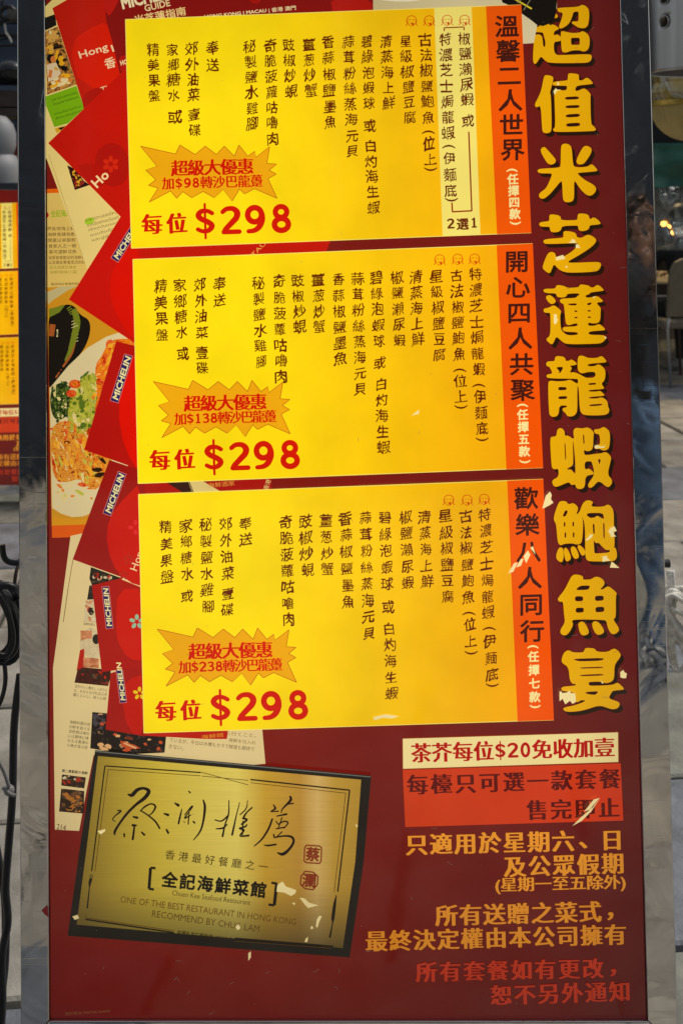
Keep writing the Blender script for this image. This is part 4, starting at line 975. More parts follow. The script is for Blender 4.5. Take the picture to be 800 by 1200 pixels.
def ex1(o, M):
    patch('cream_band', [(508.4, 9.6), (552.2, 7.9), (562.6, 275.0), (518.3, 276.7)], pm((250, 228, 112)), M + 1.0, o)
    fl = Flat(M + 2); fl.stroke([(520.2, 36.5), (520, 32.6), (543.2, 31.6), (543.4, 35.6)], 1.4, cap=0); fl.stroke([(548.9, 155), (552.4, 247), (529.8, 248.2), (529.2, 238)], 1.7, cap=6); fl.done('bracket_line', pm((150, 50, 8)), o)
    fl = Flat(M + 3)
    for ch, x, y, s in (('2', 527.8, 262, 15), ('選', 541.7, 262.6, 14.5), ('1', 555.2, 261, 15)):
        if is_cjk(ch): cell(fl, ch, x, y, s, R(-2), .03)
        else: digit(fl, ch, x, y, 11.8, -.03)
    fl.done('choice_lettering', pm((110, 40, 8)), o)
C1 = [
 [('精美果盤', 179.7, 58.4, 181, 112.5)],
 [('家鄉糖水', 202.5, 58.4, 204, 111.5), ('或', 204.7, 137)],
 [('郊外油菜', 225, 57, 227.5, 111.5), ('壹碟', 227.5, 134.5, 228.5, 152)],
 [('奉送', 249.4, 56, 249.4, 76)],
 [('秘製鹽水雞腳', 293, 54, 296.3, 144.7)],
 [('奇脆菠蘿咕嚕肉', 316.6, 53, 319.7, 162.5)],
 [('豉椒炒蜆', 338.4, 53, 341, 107)],
 [('薑葱炒蟹', 362, 52.5, 364, 106)],
 [('香蒜椒鹽墨魚', 384.5, 49, 387, 143.5)],
 [('蒜茸粉絲蒸海元貝', 407.8, 49, 412.9, 177)],
 [('碧綠泡蝦球', 430, 48.3, 432.4, 121.5), ('或', 433, 147), ('白灼海生蝦', 434, 171, 437.5, 243)],
 [('清蒸海上鮮', 452.7, 49, 455, 120.5)],
 [('星級椒鹽豆腐', 475.3, 48.3, 479.7, 137.4)],
 [('古法椒鹽鮑魚', 498.2, 46.2, 501.6, 137.4), ('(', 502, 155), ('位上', 502.6, 168.7, 504, 186.6), (')', 504, 198)],
 [('特濃芝士焗龍蝦', 521, 45.6, 525, 156), ('(', 525.5, 172), ('伊麵底', 526, 185.6, 528, 223.4), (')', 528.5, 234)],
 [('椒鹽瀨尿蝦', 543.8, 45.6, 547, 117), ('或', 548, 141.7)]]
menu([(147.2, 22.8), (610.3, 5.7), (622, 272.7), (154.2, 290.9)], [(569, 7.3), (610.4, 5.6), (622.1, 272.8), (582, 274.4)], C1,
     [('溫馨二人世界', 593.6, 31, 600.2, 175.5)], [('(', 599.5, 199.5), ('任擇四款', 600.5, 210, 602.9, 250.7), (')', 603.4, 261.5)],
     (165, 171.3, 1.0), '$98', (192.8, 262.4), (285, 257.6, 1.0), [(482, 24.3), (502.6, 24.3), (523.6, 23.6), (544, 23.6)], 'top yellow menu with the pale two-choice stripe', ex1)
C2 = [
 [('精美果盤', 188, 335.6, 189.7, 392.5)],
 [('家鄉糖水', 211, 334, 213, 389.4), ('或', 214, 415)],
 [('郊外油菜', 234.4, 333.8, 236.6, 390), ('壹碟', 236.6, 414, 237, 431)],
 [('奉送', 257, 333, 257.8, 352)],
 [('秘製鹽水雞腳', 303, 331.6, 306, 423.8)],
 [('奇脆菠蘿咕嚕肉', 326.6, 330, 329.7, 441.6)],
 [('豉椒炒蜆', 348.4, 329, 351.6, 383)],
 [('薑葱炒蟹', 372.5, 328.4, 374.4, 383)],
 [('香蒜椒鹽墨魚', 396.2, 327.8, 398.5, 420.4)],
 [('蒜茸粉絲蒸海元貝', 419, 326.5, 422, 456)],
 [('碧綠泡蝦球', 441, 325.5, 443.4, 399.3), ('或', 445, 425), ('白灼海生蝦', 446, 450, 449, 524.4)],
 [('椒鹽瀨尿蝦', 465, 324.8, 467.7, 398.6)],
 [('清蒸海上鮮', 487, 324.5, 489.5, 398)],
 [('星級椒鹽豆腐', 511, 323.9, 514.9, 415.8)],
 [('古法椒鹽鮑魚', 534.4, 323, 537.6, 415), ('(', 538, 434), ('位上', 538.6, 446.7, 539, 465), (')', 539.3, 477)],
 [('特濃芝士焗龍蝦', 556.5, 321.6, 560.4, 432.7), ('(', 561, 452), ('伊麵底', 562, 465, 564.6, 502.6), (')', 565, 514.6)]]
menu([(156, 304), (623.7, 285.5), (635.8, 548), (162, 566.6)], [(581.5, 287.3), (623.8, 285.4), (635.9, 548.1), (592.9, 549.9)], C2,
     [('開心四人共聚', 605, 306.6, 612, 457)], [('(', 611.7, 475), ('任擇五款', 611.9, 486, 614, 529), (')', 614.5, 541)],
     (179.7, 447, 1.005), '$138', (202, 538.8), (295.3, 534.2, 1.0), [(514.9, 304.4), (536, 303.7), (555.8, 303.4)], 'middle yellow menu with the price add-on of 138')
C3 = [
 [('精美果盤', 194.4, 617.8, 196, 676)],
 [('家鄉糖水', 217.8, 616, 219.4, 673), ('或', 219.4, 699)],
 [('秘製鹽水雞腳', 241, 614.7, 243.8, 711)],
 [('郊外油菜', 264.7, 613.8, 266.9, 671.9), ('壹碟', 266.9, 696, 267, 714.7)],
 [('奉送', 288, 613, 288, 632)],
 [('奇脆菠蘿咕嚕肉', 335, 611.6, 338, 726)],
 [('豉椒炒蜆', 357.5, 610.6, 360, 668)],
 [('薑葱炒蟹', 381.9, 610.6, 384, 667)],
 [('香蒜椒鹽墨魚', 404.6, 607.8, 407.9, 705.3)],
 [('蒜茸粉絲蒸海元貝', 428.3, 607, 432, 742.6)],
 [('碧綠泡蝦球', 451, 606.5, 453.4, 684), ('或', 455, 711), ('白灼海生蝦', 456, 737, 459, 812.8)],
 [('椒鹽瀨尿蝦', 475, 606, 477.7, 682.8)],
 [('清蒸海上鮮', 497.2, 606, 500.5, 681.9)],
 [('星級椒鹽豆腐', 521.6, 604.8, 524.9, 699.7)],
 [('古法椒鹽鮑魚', 545, 604.8, 548, 699.7), ('(', 549, 719), ('位上', 549.9, 732, 550.9, 751.7), (')', 551.3, 765)],
 [('特濃芝士焗龍蝦', 567.8, 603, 572, 718), ('(', 573, 737), ('伊麵底', 573.6, 751.7, 576, 791), (')', 576.5, 803)]]
menu([(162.5, 579.4), (636, 561.6), (648.4, 843.7), (168.8, 859)], [(593.8, 563.3), (636.1, 561.5), (648.5, 843.8), (606, 845.2)], C3,
     [('歡樂八人同行', 616, 584, 623.3, 739.7)], [('(', 624, 758), ('任擇七款', 624.6, 769.6, 626.2, 816.7), (')', 626.4, 828)],
     (184.4, 737.2, 1.022), '$238', (209, 832.8), (303.8, 827.6, 1.02), [(525.5, 586), (547, 586), (567, 585)], 'bottom yellow menu with the price add-on of 238')

# ---- headline characters, traced as outlines (800 = 90 px)
HD = [
 ('超', 615, 0, [
  ([(150,75),(180,60),(235,72),(245,95),(243,130),(275,120),(300,125),(335,155),(340,175),(325,188),(250,195),(247,270),(290,250),(345,285),(350,305),(298,325),(297,375),(320,358),(345,362),(375,390),(378,420),(340,432),(297,435),(297,530),(320,570),(360,575),(670,562),(693,580),(690,620),(660,650),(600,656),(250,658),(205,630),(165,585),(140,620),(110,668),(85,660),(78,590),(95,370),(125,355),(165,365),(180,400),(185,480),(205,495),(212,440),(190,360),(185,335),(75,335),(58,310),(75,290),(155,280),(160,195),(80,195),(62,175),(80,155),(150,150)], []),
  ([(330,95),(345,80),(555,72),(585,48),(625,58),(668,100),(660,250),(630,290),(590,295),(545,285),(520,265),(485,245),(485,225),(510,222),(540,225),(555,215),(555,130),(548,120),(500,122),(490,170),(460,240),(420,275),(370,300),(350,290),(350,270),(375,210),(395,130),(345,128)], []),
  ([(370,325),(400,325),(480,345),(570,340),(600,318),(672,372),(668,490),(640,530),(600,538),(570,522),(480,525),(430,548),(395,545),(378,530),(370,380)], [[(475,400),(490,393),(560,393),(567,405),(567,460),(555,467),(485,467),(477,458)]])]),
 ('值', 620, 77, [
  ([(150,105),(180,95),(235,108),(248,125),(245,160),(225,230),(210,285),(222,300),(232,660),(215,695),(175,705),(140,695),(130,660),(118,410),(80,435),(58,425),(55,400),(80,350),(110,290),(130,220)], []),
  ([(400,85),(420,77),(500,85),(515,100),(512,155),(555,152),(590,122),(620,135),(662,180),(650,192),(500,205),(478,230),(475,262),(505,262),(560,235),(590,245),(638,295),(632,330),(638,610),(665,625),(692,660),(685,675),(650,682),(270,692),(245,675),(248,655),(270,640),(258,300),(258,270),(290,250),(385,262),(390,215),(385,208),(250,208),(238,190),(250,165),(390,155),(398,140)],
   [[(370,325),(512,318),(512,350),(370,355)], [(375,415),(520,408),(518,440),(375,443)], [(378,508),(522,498),(522,533),(378,540)], [(382,600),(525,592),(525,630),(384,637)]])]),
 ('米', 620, 158, [
  ([(115,150),(140,125),(165,130),(200,170),(275,255),(272,285),(245,308),(210,310),(180,290),(150,240),(120,185)], []),
  ([(560,120),(600,112),(640,135),(648,165),(630,210),(590,270),(560,305),(510,310),(488,290),(490,255),(520,190)], []),
  ([(325,120),(345,95),(380,90),(420,105),(440,140),(450,300),(470,340),(600,335),(640,305),(665,315),(708,365),(700,378),(640,385),(510,395),(500,405),(530,435),(590,480),(660,515),(693,550),(690,590),(650,632),(610,635),(560,600),(510,540),(475,480),(462,490),(465,660),(445,695),(390,705),(355,690),(345,650),(340,490),(325,482),(270,550),(210,620),(150,668),(110,662),(95,635),(105,605),(170,560),(200,500),(235,415),(225,400),(110,402),(82,385),(85,365),(110,352),(310,343),(325,320)], [])]),
 ('芝', 625, 240, [
  ([(160,110),(180,97),(260,108),(282,130),(282,162),(440,160),(455,150),(455,105),(475,88),(550,95),(575,115),(580,155),(615,130),(650,140),(695,185),(690,202),(640,208),(580,212),(575,250),(540,270),(490,275),(465,260),(460,220),(445,215),(290,220),(285,262),(255,282),(200,288),(172,275),(165,232),(155,228),(75,228),(55,210),(58,190),(80,178),(150,172),(162,160)], []),
  ([(305,285),(330,270),(420,285),(442,305),(448,340),(500,345),(550,312),(590,315),(645,350),(650,385),(600,440),(480,520),(335,600),(420,605),(660,593),(695,605),(702,630),(680,675),(640,698),(400,708),(310,700),(250,665),(210,615),(190,665),(170,710),(150,712),(95,670),(90,640),(140,510),(180,487),(220,500),(230,535),(235,575),(320,535),(400,485),(455,430),(465,405),(440,398),(130,410),(100,395),(100,370),(135,355),(300,345),(310,330)], [])]),
 ('蓮', 630, 325, [
  ([(50,135),(75,117),(180,120),(185,90),(210,78),(280,92),(300,110),(425,105),(430,80),(450,72),(530,85),(545,105),(580,105),(610,78),(640,85),(685,130),(675,142),(545,155),(535,175),(490,188),(500,212),(560,210),(600,192),(635,205),(678,245),(665,258),(600,262),(655,320),(650,345),(648,445),(625,475),(570,482),(530,470),(520,480),(522,505),(590,505),(630,485),(660,500),(700,540),(690,552),(630,555),(525,565),(525,600),(680,600),(702,620),(700,650),(660,685),(600,692),(300,698),(250,670),(190,612),(170,660),(150,698),(130,695),(85,655),(90,635),(130,605),(128,375),(118,370),(65,368),(55,345),(65,322),(110,318),(155,290),(185,300),(243,350),(235,375),(228,400),(235,540),(265,575),(305,605),(415,600),(415,570),(280,568),(252,545),(260,520),(290,515),(412,510),(410,480),(380,480),(330,498),(300,495),(285,470),(270,275),(245,272),(225,250),(230,228),(265,220),(400,215),(405,195),(430,185),(428,165),(300,170),(298,195),(270,210),(215,210),(192,195),(188,165),(75,165)],
   [[(300,275),(400,270),(402,292),(335,292)], [(512,268),(565,262),(540,290),(512,290)], [(378,345),(408,345),(408,360),(378,360)], [(515,342),(548,342),(548,356),(515,356)], [(378,412),(410,412),(410,426),(378,426)], [(517,408),(550,408),(550,422),(517,422)]]),
  ([(80,200),(110,182),(145,195),(185,240),(180,265),(140,282),(110,262),(85,225)], [])]),
 ('龍', 635, 410, [
  ([(130,80),(150,62),(220,70),(240,90),(242,115),(275,115),(300,98),(325,110),(360,140),(350,158),(280,165),(310,185),(295,215),(285,240),(320,230),(370,245),(450,290),(475,292),(550,288),(556,230),(480,228),(410,248),(375,225),(365,180),(368,80),(390,58),(430,62),(470,85),(570,85),(610,62),(635,75),(670,120),(655,132),(470,145),(472,170),(540,172),(580,150),(610,160),(660,210),(650,320),(610,350),(645,395),(635,408),(480,418),(482,435),(570,435),(595,425),(620,440),(648,470),(635,480),(485,490),(488,508),(580,505),(600,495),(640,500),(680,540),(682,590),(698,620),(690,660),(640,682),(450,682),(410,665),(388,620),(378,380),(362,380),(365,620),(350,670),(310,695),(260,692),(245,660),(210,635),(212,605),(250,600),(262,580),(175,578),(172,660),(150,692),(110,700),(80,685),(68,650),(58,345),(75,320),(130,325),(150,328),(240,325),(280,310),(310,320),(370,360),(372,310),(360,300),(60,298),(40,275),(50,255),(110,248),(80,190),(75,178),(50,172),(38,150),(45,125),(75,118),(130,118)],
   [[(140,180),(222,176),(190,240),(165,238),(180,225)], [(165,395),(180,385),(250,388),(252,418),(168,422)], [(165,485),(255,480),(258,510),(170,515)], [(478,348),(556,342),(558,362),(480,366)], [(488,570),(630,560),(612,580),(492,588)]])]),
 ('蝦', 638, 493, [
  ([(125,100),(150,75),(180,80),(205,110),(207,160),(240,152),(290,190),(305,180),(295,130),(300,90),(325,72),(390,82),(435,68),(470,80),(510,120),(505,160),(500,290),(470,315),(430,318),(405,300),(408,355),(450,358),(520,345),(590,340),(625,325),(660,340),(692,385),(680,430),(650,560),(695,610),(700,650),(670,690),(640,690),(575,632),(540,640),(500,690),(465,702),(445,680),(460,640),(520,560),(490,430),(470,422),(412,425),(415,515),(460,492),(515,548),(500,560),(420,575),(418,680),(390,710),(350,712),(325,700),(315,660),(285,672),(265,660),(250,635),(130,690),(95,685),(75,650),(80,615),(145,585),(140,495),(110,508),(80,500),(68,470),(52,190),(70,165),(120,165)],
   [[(290,205),(298,230),(315,420),(318,550),(305,545),(270,505),(235,512),(232,500),(285,470),(295,440)], [(206,230),(213,240),(221,405),(211,410),(203,250)], [(395,145),(408,145),(412,245),(400,240)], [(550,402),(582,400),(568,460)]]),
  ([(510,95),(530,88),(575,85),(605,62),(640,78),(680,120),(672,280),(640,308),(600,310),(570,292),(530,295),(515,285),(518,262),(550,250),(575,245),(570,140),(530,138),(512,120)], [])]),
 ('鮑', 643, 578, [
  ([(100,95),(125,80),(175,82),(195,110),(215,115),(250,97),(310,150),(275,228),(330,245),(355,270),(345,500),(320,530),(280,535),(250,522),(160,525),(120,545),(95,525),(85,480),(72,315),(48,285),(50,240),(70,170)],
   [[(165,180),(190,178),(190,200),(170,242),(138,242)], [(152,300),(168,300),(168,348),(152,348)], [(242,298),(258,298),(258,345),(242,345)], [(160,408),(176,408),(176,462),(160,462)], [(246,408),(262,408),(262,460),(246,460)]]),
  ([(100,565),(135,565),(150,590),(150,680),(130,728),(75,690),(72,640)], []), ([(155,570),(185,568),(225,650),(225,690),(185,715),(165,690),(152,620)], []),
  ([(225,565),(250,550),(280,570),(312,650),(300,680),(265,685),(240,650),(225,600)], []), ([(290,550),(320,535),(380,600),(375,640),(340,655),(310,600)], []),
  ([(275,228),(315,200),(345,110),(385,72),(430,75),(460,95),(440,120),(445,142),(570,140),(605,115),(640,130),(672,185),(672,330),(682,540),(670,575),(690,560),(710,650),(690,695),(660,708),(420,712),(385,690),(375,640),(372,260),(300,245)],
   [[(385,225),(410,205),(560,205),(572,270),(545,260),(500,232),(470,255),(425,258)], [(452,318),(470,318),(475,425),(458,420)], [(560,305),(575,310),(578,470),(565,472)], [(462,482),(482,520),(515,515),(545,550),(590,592),(635,590),(625,618),(480,628),(470,620)]])]),
 ('魚', 646, 665, [
  ([(205,90),(240,70),(310,82),(330,105),(320,128),(410,125),(440,100),(480,95),(530,120),(552,160),(540,190),(500,230),(530,230),(580,195),(610,205),(682,268),(665,290),(668,510),(650,535),(640,545),(700,630),(698,665),(650,700),(610,685),(580,620),(570,560),(545,545),(250,540),(205,555),(222,580),(215,620),(180,680),(140,712),(95,695),(85,655),(140,570),(128,500),(118,350),(90,362),(65,345),(62,320),(130,240),(180,140)],
   [[(250,235),(275,205),(310,188),(400,188),(385,228),(340,235)], [(242,300),(326,300),(326,352),(242,352)], [(450,295),(540,293),(540,345),(450,350)], [(250,420),(333,418),(333,468),(250,472)], [(455,412),(545,408),(547,462),(455,468)]]),
  ([(275,580),(310,560),(345,575),(388,660),(380,695),(330,712),(295,690),(278,620)], []), ([(418,575),(455,555),(500,580),(545,650),(540,685),(490,705),(455,690),(425,630)], [])]),
 ('宴', 650, 752, [
  ([(95,110),(130,88),(160,95),(185,112),(300,112),(305,75),(330,62),(415,70),(430,105),(550,108),(600,70),(640,78),(685,130),(675,165),(635,215),(615,260),(615,380),(590,415),(540,432),(510,430),(480,415),(360,418),(345,430),(355,455),(380,460),(600,452),(640,425),(670,438),(720,490),(705,502),(600,508),(580,540),(555,585),(600,608),(660,625),(675,655),(650,695),(600,705),(560,695),(460,660),(330,705),(240,725),(130,732),(85,715),(85,685),(200,665),(330,615),(270,605),(240,630),(215,628),(190,600),(195,520),(80,515),(60,495),(75,468),(160,462),(215,455),(215,440),(180,440),(150,400),(140,265),(75,225),(65,195),(75,150)],
   [[(185,178),(515,168),(485,198),(260,205),(215,195)], [(258,268),(498,260),(498,274),(260,280)], [(260,345),(500,335),(500,352),(262,360)], [(310,535),(330,522),(455,515),(420,555),(350,548)]])]),
]
HY = pm((238, 174, 4), mottle=.03); HS = pm((40, 24, 8), mottle=.03); HO_ = pm((92, 12, 10), mottle=.02)
for ch, ox, oy, pieces in HD:
    fl = Flat(3.0)
    def tf(p, dx=0, dy=0): return [(ox + x * .1125 + dx, oy + y * .1125 + dy) for x, y in p]
    for outer, holes in pieces: fl.poly(tf(outer), [tf(h) for h in holes], rnd=2)
    h = fl.done('headline_character', HY, sign)
    fl = Flat(1.2)
    for s in (.35, .7, 1.0):
        for outer, holes in pieces: fl.poly(tf(outer, 3.9 * s, 4.4 * s), [tf(q, 3.9 * s, 4.4 * s) for q in holes], rnd=1)
    fl.done('drop_shadow', HS, h)
    fl = Flat(2.2)
    for outer, holes in pieces:
        for lp in [outer] + list(holes):
            p = chaikin(tf(lp), 1); fl.stroke(p + [p[0]], 1.5, cap=5)
    fl.done('dark_outline', HO_, h)

# ---- notices, lower right
nb = patch('notice_strip', [(471.3, 865.3), (724, 857.8), (724.4, 893.4), (471.6, 901.4)], pm((250, 226, 150)), 3, label='cream strip with the tea charge of 20 dollars')
fl = Flat(3.6); fl.stroke([(471.3, 865.3), (724, 857.8), (724.4, 893.4), (471.6, 901.4), (471.3, 865.3)], 1.0, cap=0); fl.done('edge_line', pm((150, 60, 20)), nb)
fl = Flat(4.4); X0, X1 = 492.5, 707; st = '茶芥每位$20免收加壹'
mixed(fl, st, 481, 882.8, 720, 875.6, 24.5, 17.5, .012, 1.6, .6)
fl.done('notice_lettering', pm((190, 16, 8)), nb)
rb = patch('notice_box', [(471.6, 902.2), (726.6, 894.4), (729.8, 961.6), (474.6, 969.2)], pm((212, 62, 22), (222, 60, 24), .1, .45), 3, label='orange red box that says one set per table')
DM = pm((96, 18, 14))
spaced('notice_lettering', '每檯只可選一款套餐', 489, 919.8, 714, 912.8, 25, DM, rb, 4.4, bold=.012, rep=1.7)
spaced('notice_lettering', '售完即止', 629, 949.5, 713, 947, 25, DM, rb, 4.4, bold=.012, rep=1.7)
YB = pm((248, 158, 44)); YB2 = pm((240, 150, 40)); RB_ = pm((206, 58, 30))
spaced('notice_lettering', '只適用於星期六、日', 488, 990, 716.5, 984.5, 26.5, YB, sign, 3.2, bold=.012, rep=1.7)
spaced('notice_lettering', '及公眾假期', 603, 1015.8, 717.5, 1012, 26.5, YB, sign, 3.2, bold=.012, rep=1.7)
line('notice_lettering', '(星期一至五除外)', 580.5, 1038.2, 732, 1034.5, 19.5, YB, sign, 3.2, bold=.012, rep=1.2)
spaced('notice_lettering', '所有送贈之菜式，', 523, 1073, 719, 1068, 26.5, YB2, sign, 3.2, bold=.012, rep=1.7)
spaced('notice_lettering', '最終決定權由本公司擁有', 441, 1103, 720.5, 1095.5, 26, YB2, sign, 3.2, bold=.012, rep=1.7)
spaced('notice_lettering', '所有套餐如有更改，', 499.5, 1139.3, 722, 1134.4, 25, RB_, sign, 3.2, bold=.012, rep=1.7)
spaced('notice_lettering', '恕不另外通知', 587, 1166.3, 725.5, 1162, 25.5, RB_, sign, 3.2, bold=.012, rep=1.7)
line('small_lettering', '設計印刷 BK PRINTING 26200067', 77, 1188, 130, 1184.6, 4, pm((150, 96, 60)), sign, 3)

# ---- brass plaque printed at the lower left
pq = patch('plaque_border', [(111.8, 879), (434.8, 909), (426, 1010), (409.5, 1122), (79.5, 1096.6), (95, 985)], pm((34, 28, 20)), 18, label='black border of the brass plaque')
fl = Flat(18.6); fl.stroke([(112, 880.5), (434, 910.5)], 1.2, cap=0); fl.done('edge_line', pm((110, 110, 100)), pq)
def plate_mat():
    m, t, b = nodes('brass_plaque_print'); g = t.nodes.new('ShaderNodeGroup'); g.node_tree = G
    tc = N_(t, 'ShaderNodeTexCoord'); s = N_(t, 'ShaderNodeSeparateXYZ'); t.links.new(tc.outputs['Object'], s.inputs[0])
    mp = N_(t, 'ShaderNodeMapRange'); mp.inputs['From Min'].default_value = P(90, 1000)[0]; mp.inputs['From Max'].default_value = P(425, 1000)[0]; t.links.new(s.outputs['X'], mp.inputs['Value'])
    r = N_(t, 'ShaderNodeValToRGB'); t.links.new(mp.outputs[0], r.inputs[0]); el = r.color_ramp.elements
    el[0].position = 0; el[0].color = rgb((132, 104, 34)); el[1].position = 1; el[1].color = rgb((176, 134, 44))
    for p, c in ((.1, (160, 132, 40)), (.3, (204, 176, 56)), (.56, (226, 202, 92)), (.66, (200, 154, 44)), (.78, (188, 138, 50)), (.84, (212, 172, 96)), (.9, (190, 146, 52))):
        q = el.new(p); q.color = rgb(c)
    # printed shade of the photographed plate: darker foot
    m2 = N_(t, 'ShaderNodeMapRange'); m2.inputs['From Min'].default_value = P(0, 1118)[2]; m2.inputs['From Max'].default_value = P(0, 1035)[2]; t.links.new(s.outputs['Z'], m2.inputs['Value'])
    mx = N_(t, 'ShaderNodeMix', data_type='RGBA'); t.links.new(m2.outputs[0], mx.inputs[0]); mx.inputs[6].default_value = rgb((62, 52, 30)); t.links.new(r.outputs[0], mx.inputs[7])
    mpp = N_(t, 'ShaderNodeMapping'); mpp.inputs['Scale'].default_value = (1, 1, 40); t.links.new(tc.outputs['Object'], mpp.inputs[0])
    nz = N_(t, 'ShaderNodeTexNoise', Scale=14.0, Detail=5.0); t.links.new(mpp.outputs[0], nz.inputs['Vector'])
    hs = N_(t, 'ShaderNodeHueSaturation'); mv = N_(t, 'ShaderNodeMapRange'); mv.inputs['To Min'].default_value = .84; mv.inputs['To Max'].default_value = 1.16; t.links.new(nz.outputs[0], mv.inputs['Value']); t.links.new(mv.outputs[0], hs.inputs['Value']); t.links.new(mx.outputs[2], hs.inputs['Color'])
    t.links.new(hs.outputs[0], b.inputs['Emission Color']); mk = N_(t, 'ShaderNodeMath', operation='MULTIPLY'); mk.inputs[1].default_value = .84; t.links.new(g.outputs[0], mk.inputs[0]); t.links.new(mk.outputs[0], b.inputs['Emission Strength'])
    b.inputs['Base Color'].default_value = (.08, .06, .02, 1); b.inputs['Roughness'].default_value = .16
    return m
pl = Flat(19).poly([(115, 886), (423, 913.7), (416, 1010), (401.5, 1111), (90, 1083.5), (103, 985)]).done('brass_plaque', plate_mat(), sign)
KI = pm((34, 24, 10)); KI2 = pm((96, 66, 20)); OL = pm((120, 88, 26))
fl = Flat(20)
fl.stroke([(235.5, 905.3), (123.2, 897.6), (107.6, 1021)], 1.5, cap=0, mi=0); fl.stroke([(235, 909.2), (127, 901.8), (111.5, 1021)], .8, cap=0, mi=1)
fl.stroke([(293.5, 913.5), (409.5, 926), (395.6, 1045)], 1.7, cap=0, mi=0); fl.stroke([(293.5, 917.3), (405, 929.5), (391.5, 1045)], .8, cap=0, mi=1)
fl.stroke([(101, 1071), (100.8, 1075.6), (204, 1090.7)], .8, cap=0, mi=1); fl.stroke([(100.4, 1077.4), (204, 1093)], 1.8, cap=0, mi=0); fl.stroke([(275, 1099.5), (390.5, 1109)], 1.8, cap=0, mi=0); fl.stroke([(275, 1102.8), (388, 1111.2)], .7, cap=0, mi=1)
fl.stroke([(236, 905), (291, 919.8)], .8, cap=0, mi=1); fl.stroke([(236.5, 909.5), (291, 914.5)], .8, cap=0, mi=1)
fl.done('border_line', [KI, KI2], pl)
fl = Flat(20)
fl.stroke([(102.6, 1064, 1.8), (105, 1040, 1.2), (105.6, 1034, 3.4), (106.4, 1031, 3.6)])
for dx in (-1.4, 0, 1.4): fl.stroke([(106.5 + dx, 1032, .7), (107.4 + dx, 1025, .6)])
fl.done('fork_picture', KI, pl)
fl = Flat(20); fl.stroke([(394, 1049, .8), (392, 1060, 3.4), (390, 1076, 3.8), (389.5, 1082, 1.4), (386.5, 1098, 2.4)], sub=4); fl.done('knife_picture', KI, pl)
Z1 = lambda s: [(125 + p[0] / 6.667, 910 + p[1] / 6.667, p[2] / 6.667) for p in s]
Z2 = lambda s: [(235 + p[0] / 5.714, 910 + p[1] / 5.714, p[2] / 5.714) for p in s]
CAL1 = [[(170,140,14),(200,145,30),(240,105,28),(290,92,22),(330,115,30),(300,165,30),(230,220,22),(160,290,20),(100,370,18),(65,430,20),(65,455,10)],[(85,265,8),(112,270,14),(70,305,10),(48,335,8),(70,352,6)],
 [(265,270,8),(300,235,14),(350,213,12),(382,235,16),(360,280,12),(330,305,8)],[(265,265,10),(320,300,12),(380,350,14),(415,405,14)],[(210,315,14),(240,322,20)],[(205,380,20),(232,382,14)],[(218,385,14),(212,440,16),(205,490,18)],
 [(138,450,16),(140,470,12)],[(275,435,12),(295,455,18)]]
CAL2 = [[(450,290,12),(480,300,22)],[(468,415,14),(482,440,18)],[(535,208,12),(560,225,24)],[(640,115,8),(652,125,14)],[(588,255,8),(575,310,14),(562,368,14)],[(610,300,8),(660,240,14),(672,235,10),(650,270,8),(610,325,12),(660,300,8)],
 [(645,285,8),(640,340,10),(638,372,10)],[(605,350,7),(610,360,6)],[(678,352,14),(688,362,14)],[(755,185,12),(768,240,20),(755,350,16),(730,430,14),(680,495,8)]]
CAL3 = [[(190,160,6),(188,250,10),(165,320,10),(148,400,14)],[(97,290,8),(140,298,10),(185,262,12)],[(105,350,8),(150,345,12),(178,320,8)],[(262,175,6),(240,260,8),(225,330,12),(212,390,14)],[(315,160,5),(305,215,8),(265,255,8)],
 [(345,208,10),(310,240,10),(290,270,14)],[(285,280,14),(310,290,14),(275,320,12)],[(260,345,8),(300,335,12),(310,320,8)],[(262,350,10),(290,360,14),(265,398,10),(322,395,14)],[(285,300,10),(280,395,8)]]
CAL4 = [[(488,190,8),(500,215,14),(470,235,6),(520,232,10)],[(600,135,14),(602,160,18),(550,215,10),(540,240,8)],[(585,185,8),(620,180,10)],[(510,265,8),(575,252,14)],[(480,285,12),(455,350,14),(410,420,12),(360,465,8)],[(505,300,8),(520,320,8)],
 [(545,275,8),(520,350,8)],[(520,320,8),(560,300,10),(585,310,10),(560,345,8)],[(505,350,8),(560,340,10)],[(490,390,12),(500,410,8),(545,370,8)],[(495,408,10),(560,398,12),(610,405,16),(622,440,16),(590,490,18),(550,520,22),(515,510,8)],[(425,458,6),(450,462,12),(505,455,12)]]
for S, Z in ((CAL1, Z1), (CAL2, Z1), (CAL3, Z2), (CAL4, Z2)):
    fl = Flat(20.4)
    for s in S: fl.stroke(Z(s), sub=5)
    fl.done('brush_character', pm((30, 14, 12)), pl)
spaced('plaque_lettering', '香港最好餐廳之一', 199.5, 1002, 308.5, 1015.6, 12, pm((70, 48, 14)), pl, 20.4, bold=.004)
spaced('plaque_lettering', '全記海鮮菜館', 199, 1031.3, 303, 1042.8, 19, pm((28, 20, 8)), pl, 20.4, bold=.034)
fl = Flat(20.4)
fl.stroke([(182.5, 1017.5), (176.8, 1016.8), (174.6, 1041.5), (180.5, 1042.4)], 2.8, cap=0); fl.stroke([(176.6, 1017), (174.8, 1041.4)], 3.6, cap=0)
fl.stroke([(318, 1034.5), (324.5, 1035.4), (321.2, 1061), (314.5, 1060)], 2.8, cap=0); fl.stroke([(324.2, 1035.6), (321.4, 1060.8)], 3.8, cap=0)
fl.done('bracket_mark', pm((28, 20, 8)), pl)
line('plaque_lettering', 'Chuen Kee Seafood Restaurant', 202, 1046, 293.5, 1057.6, 6.2, pm((80, 54, 14)), pl, 20.4, cap=1)
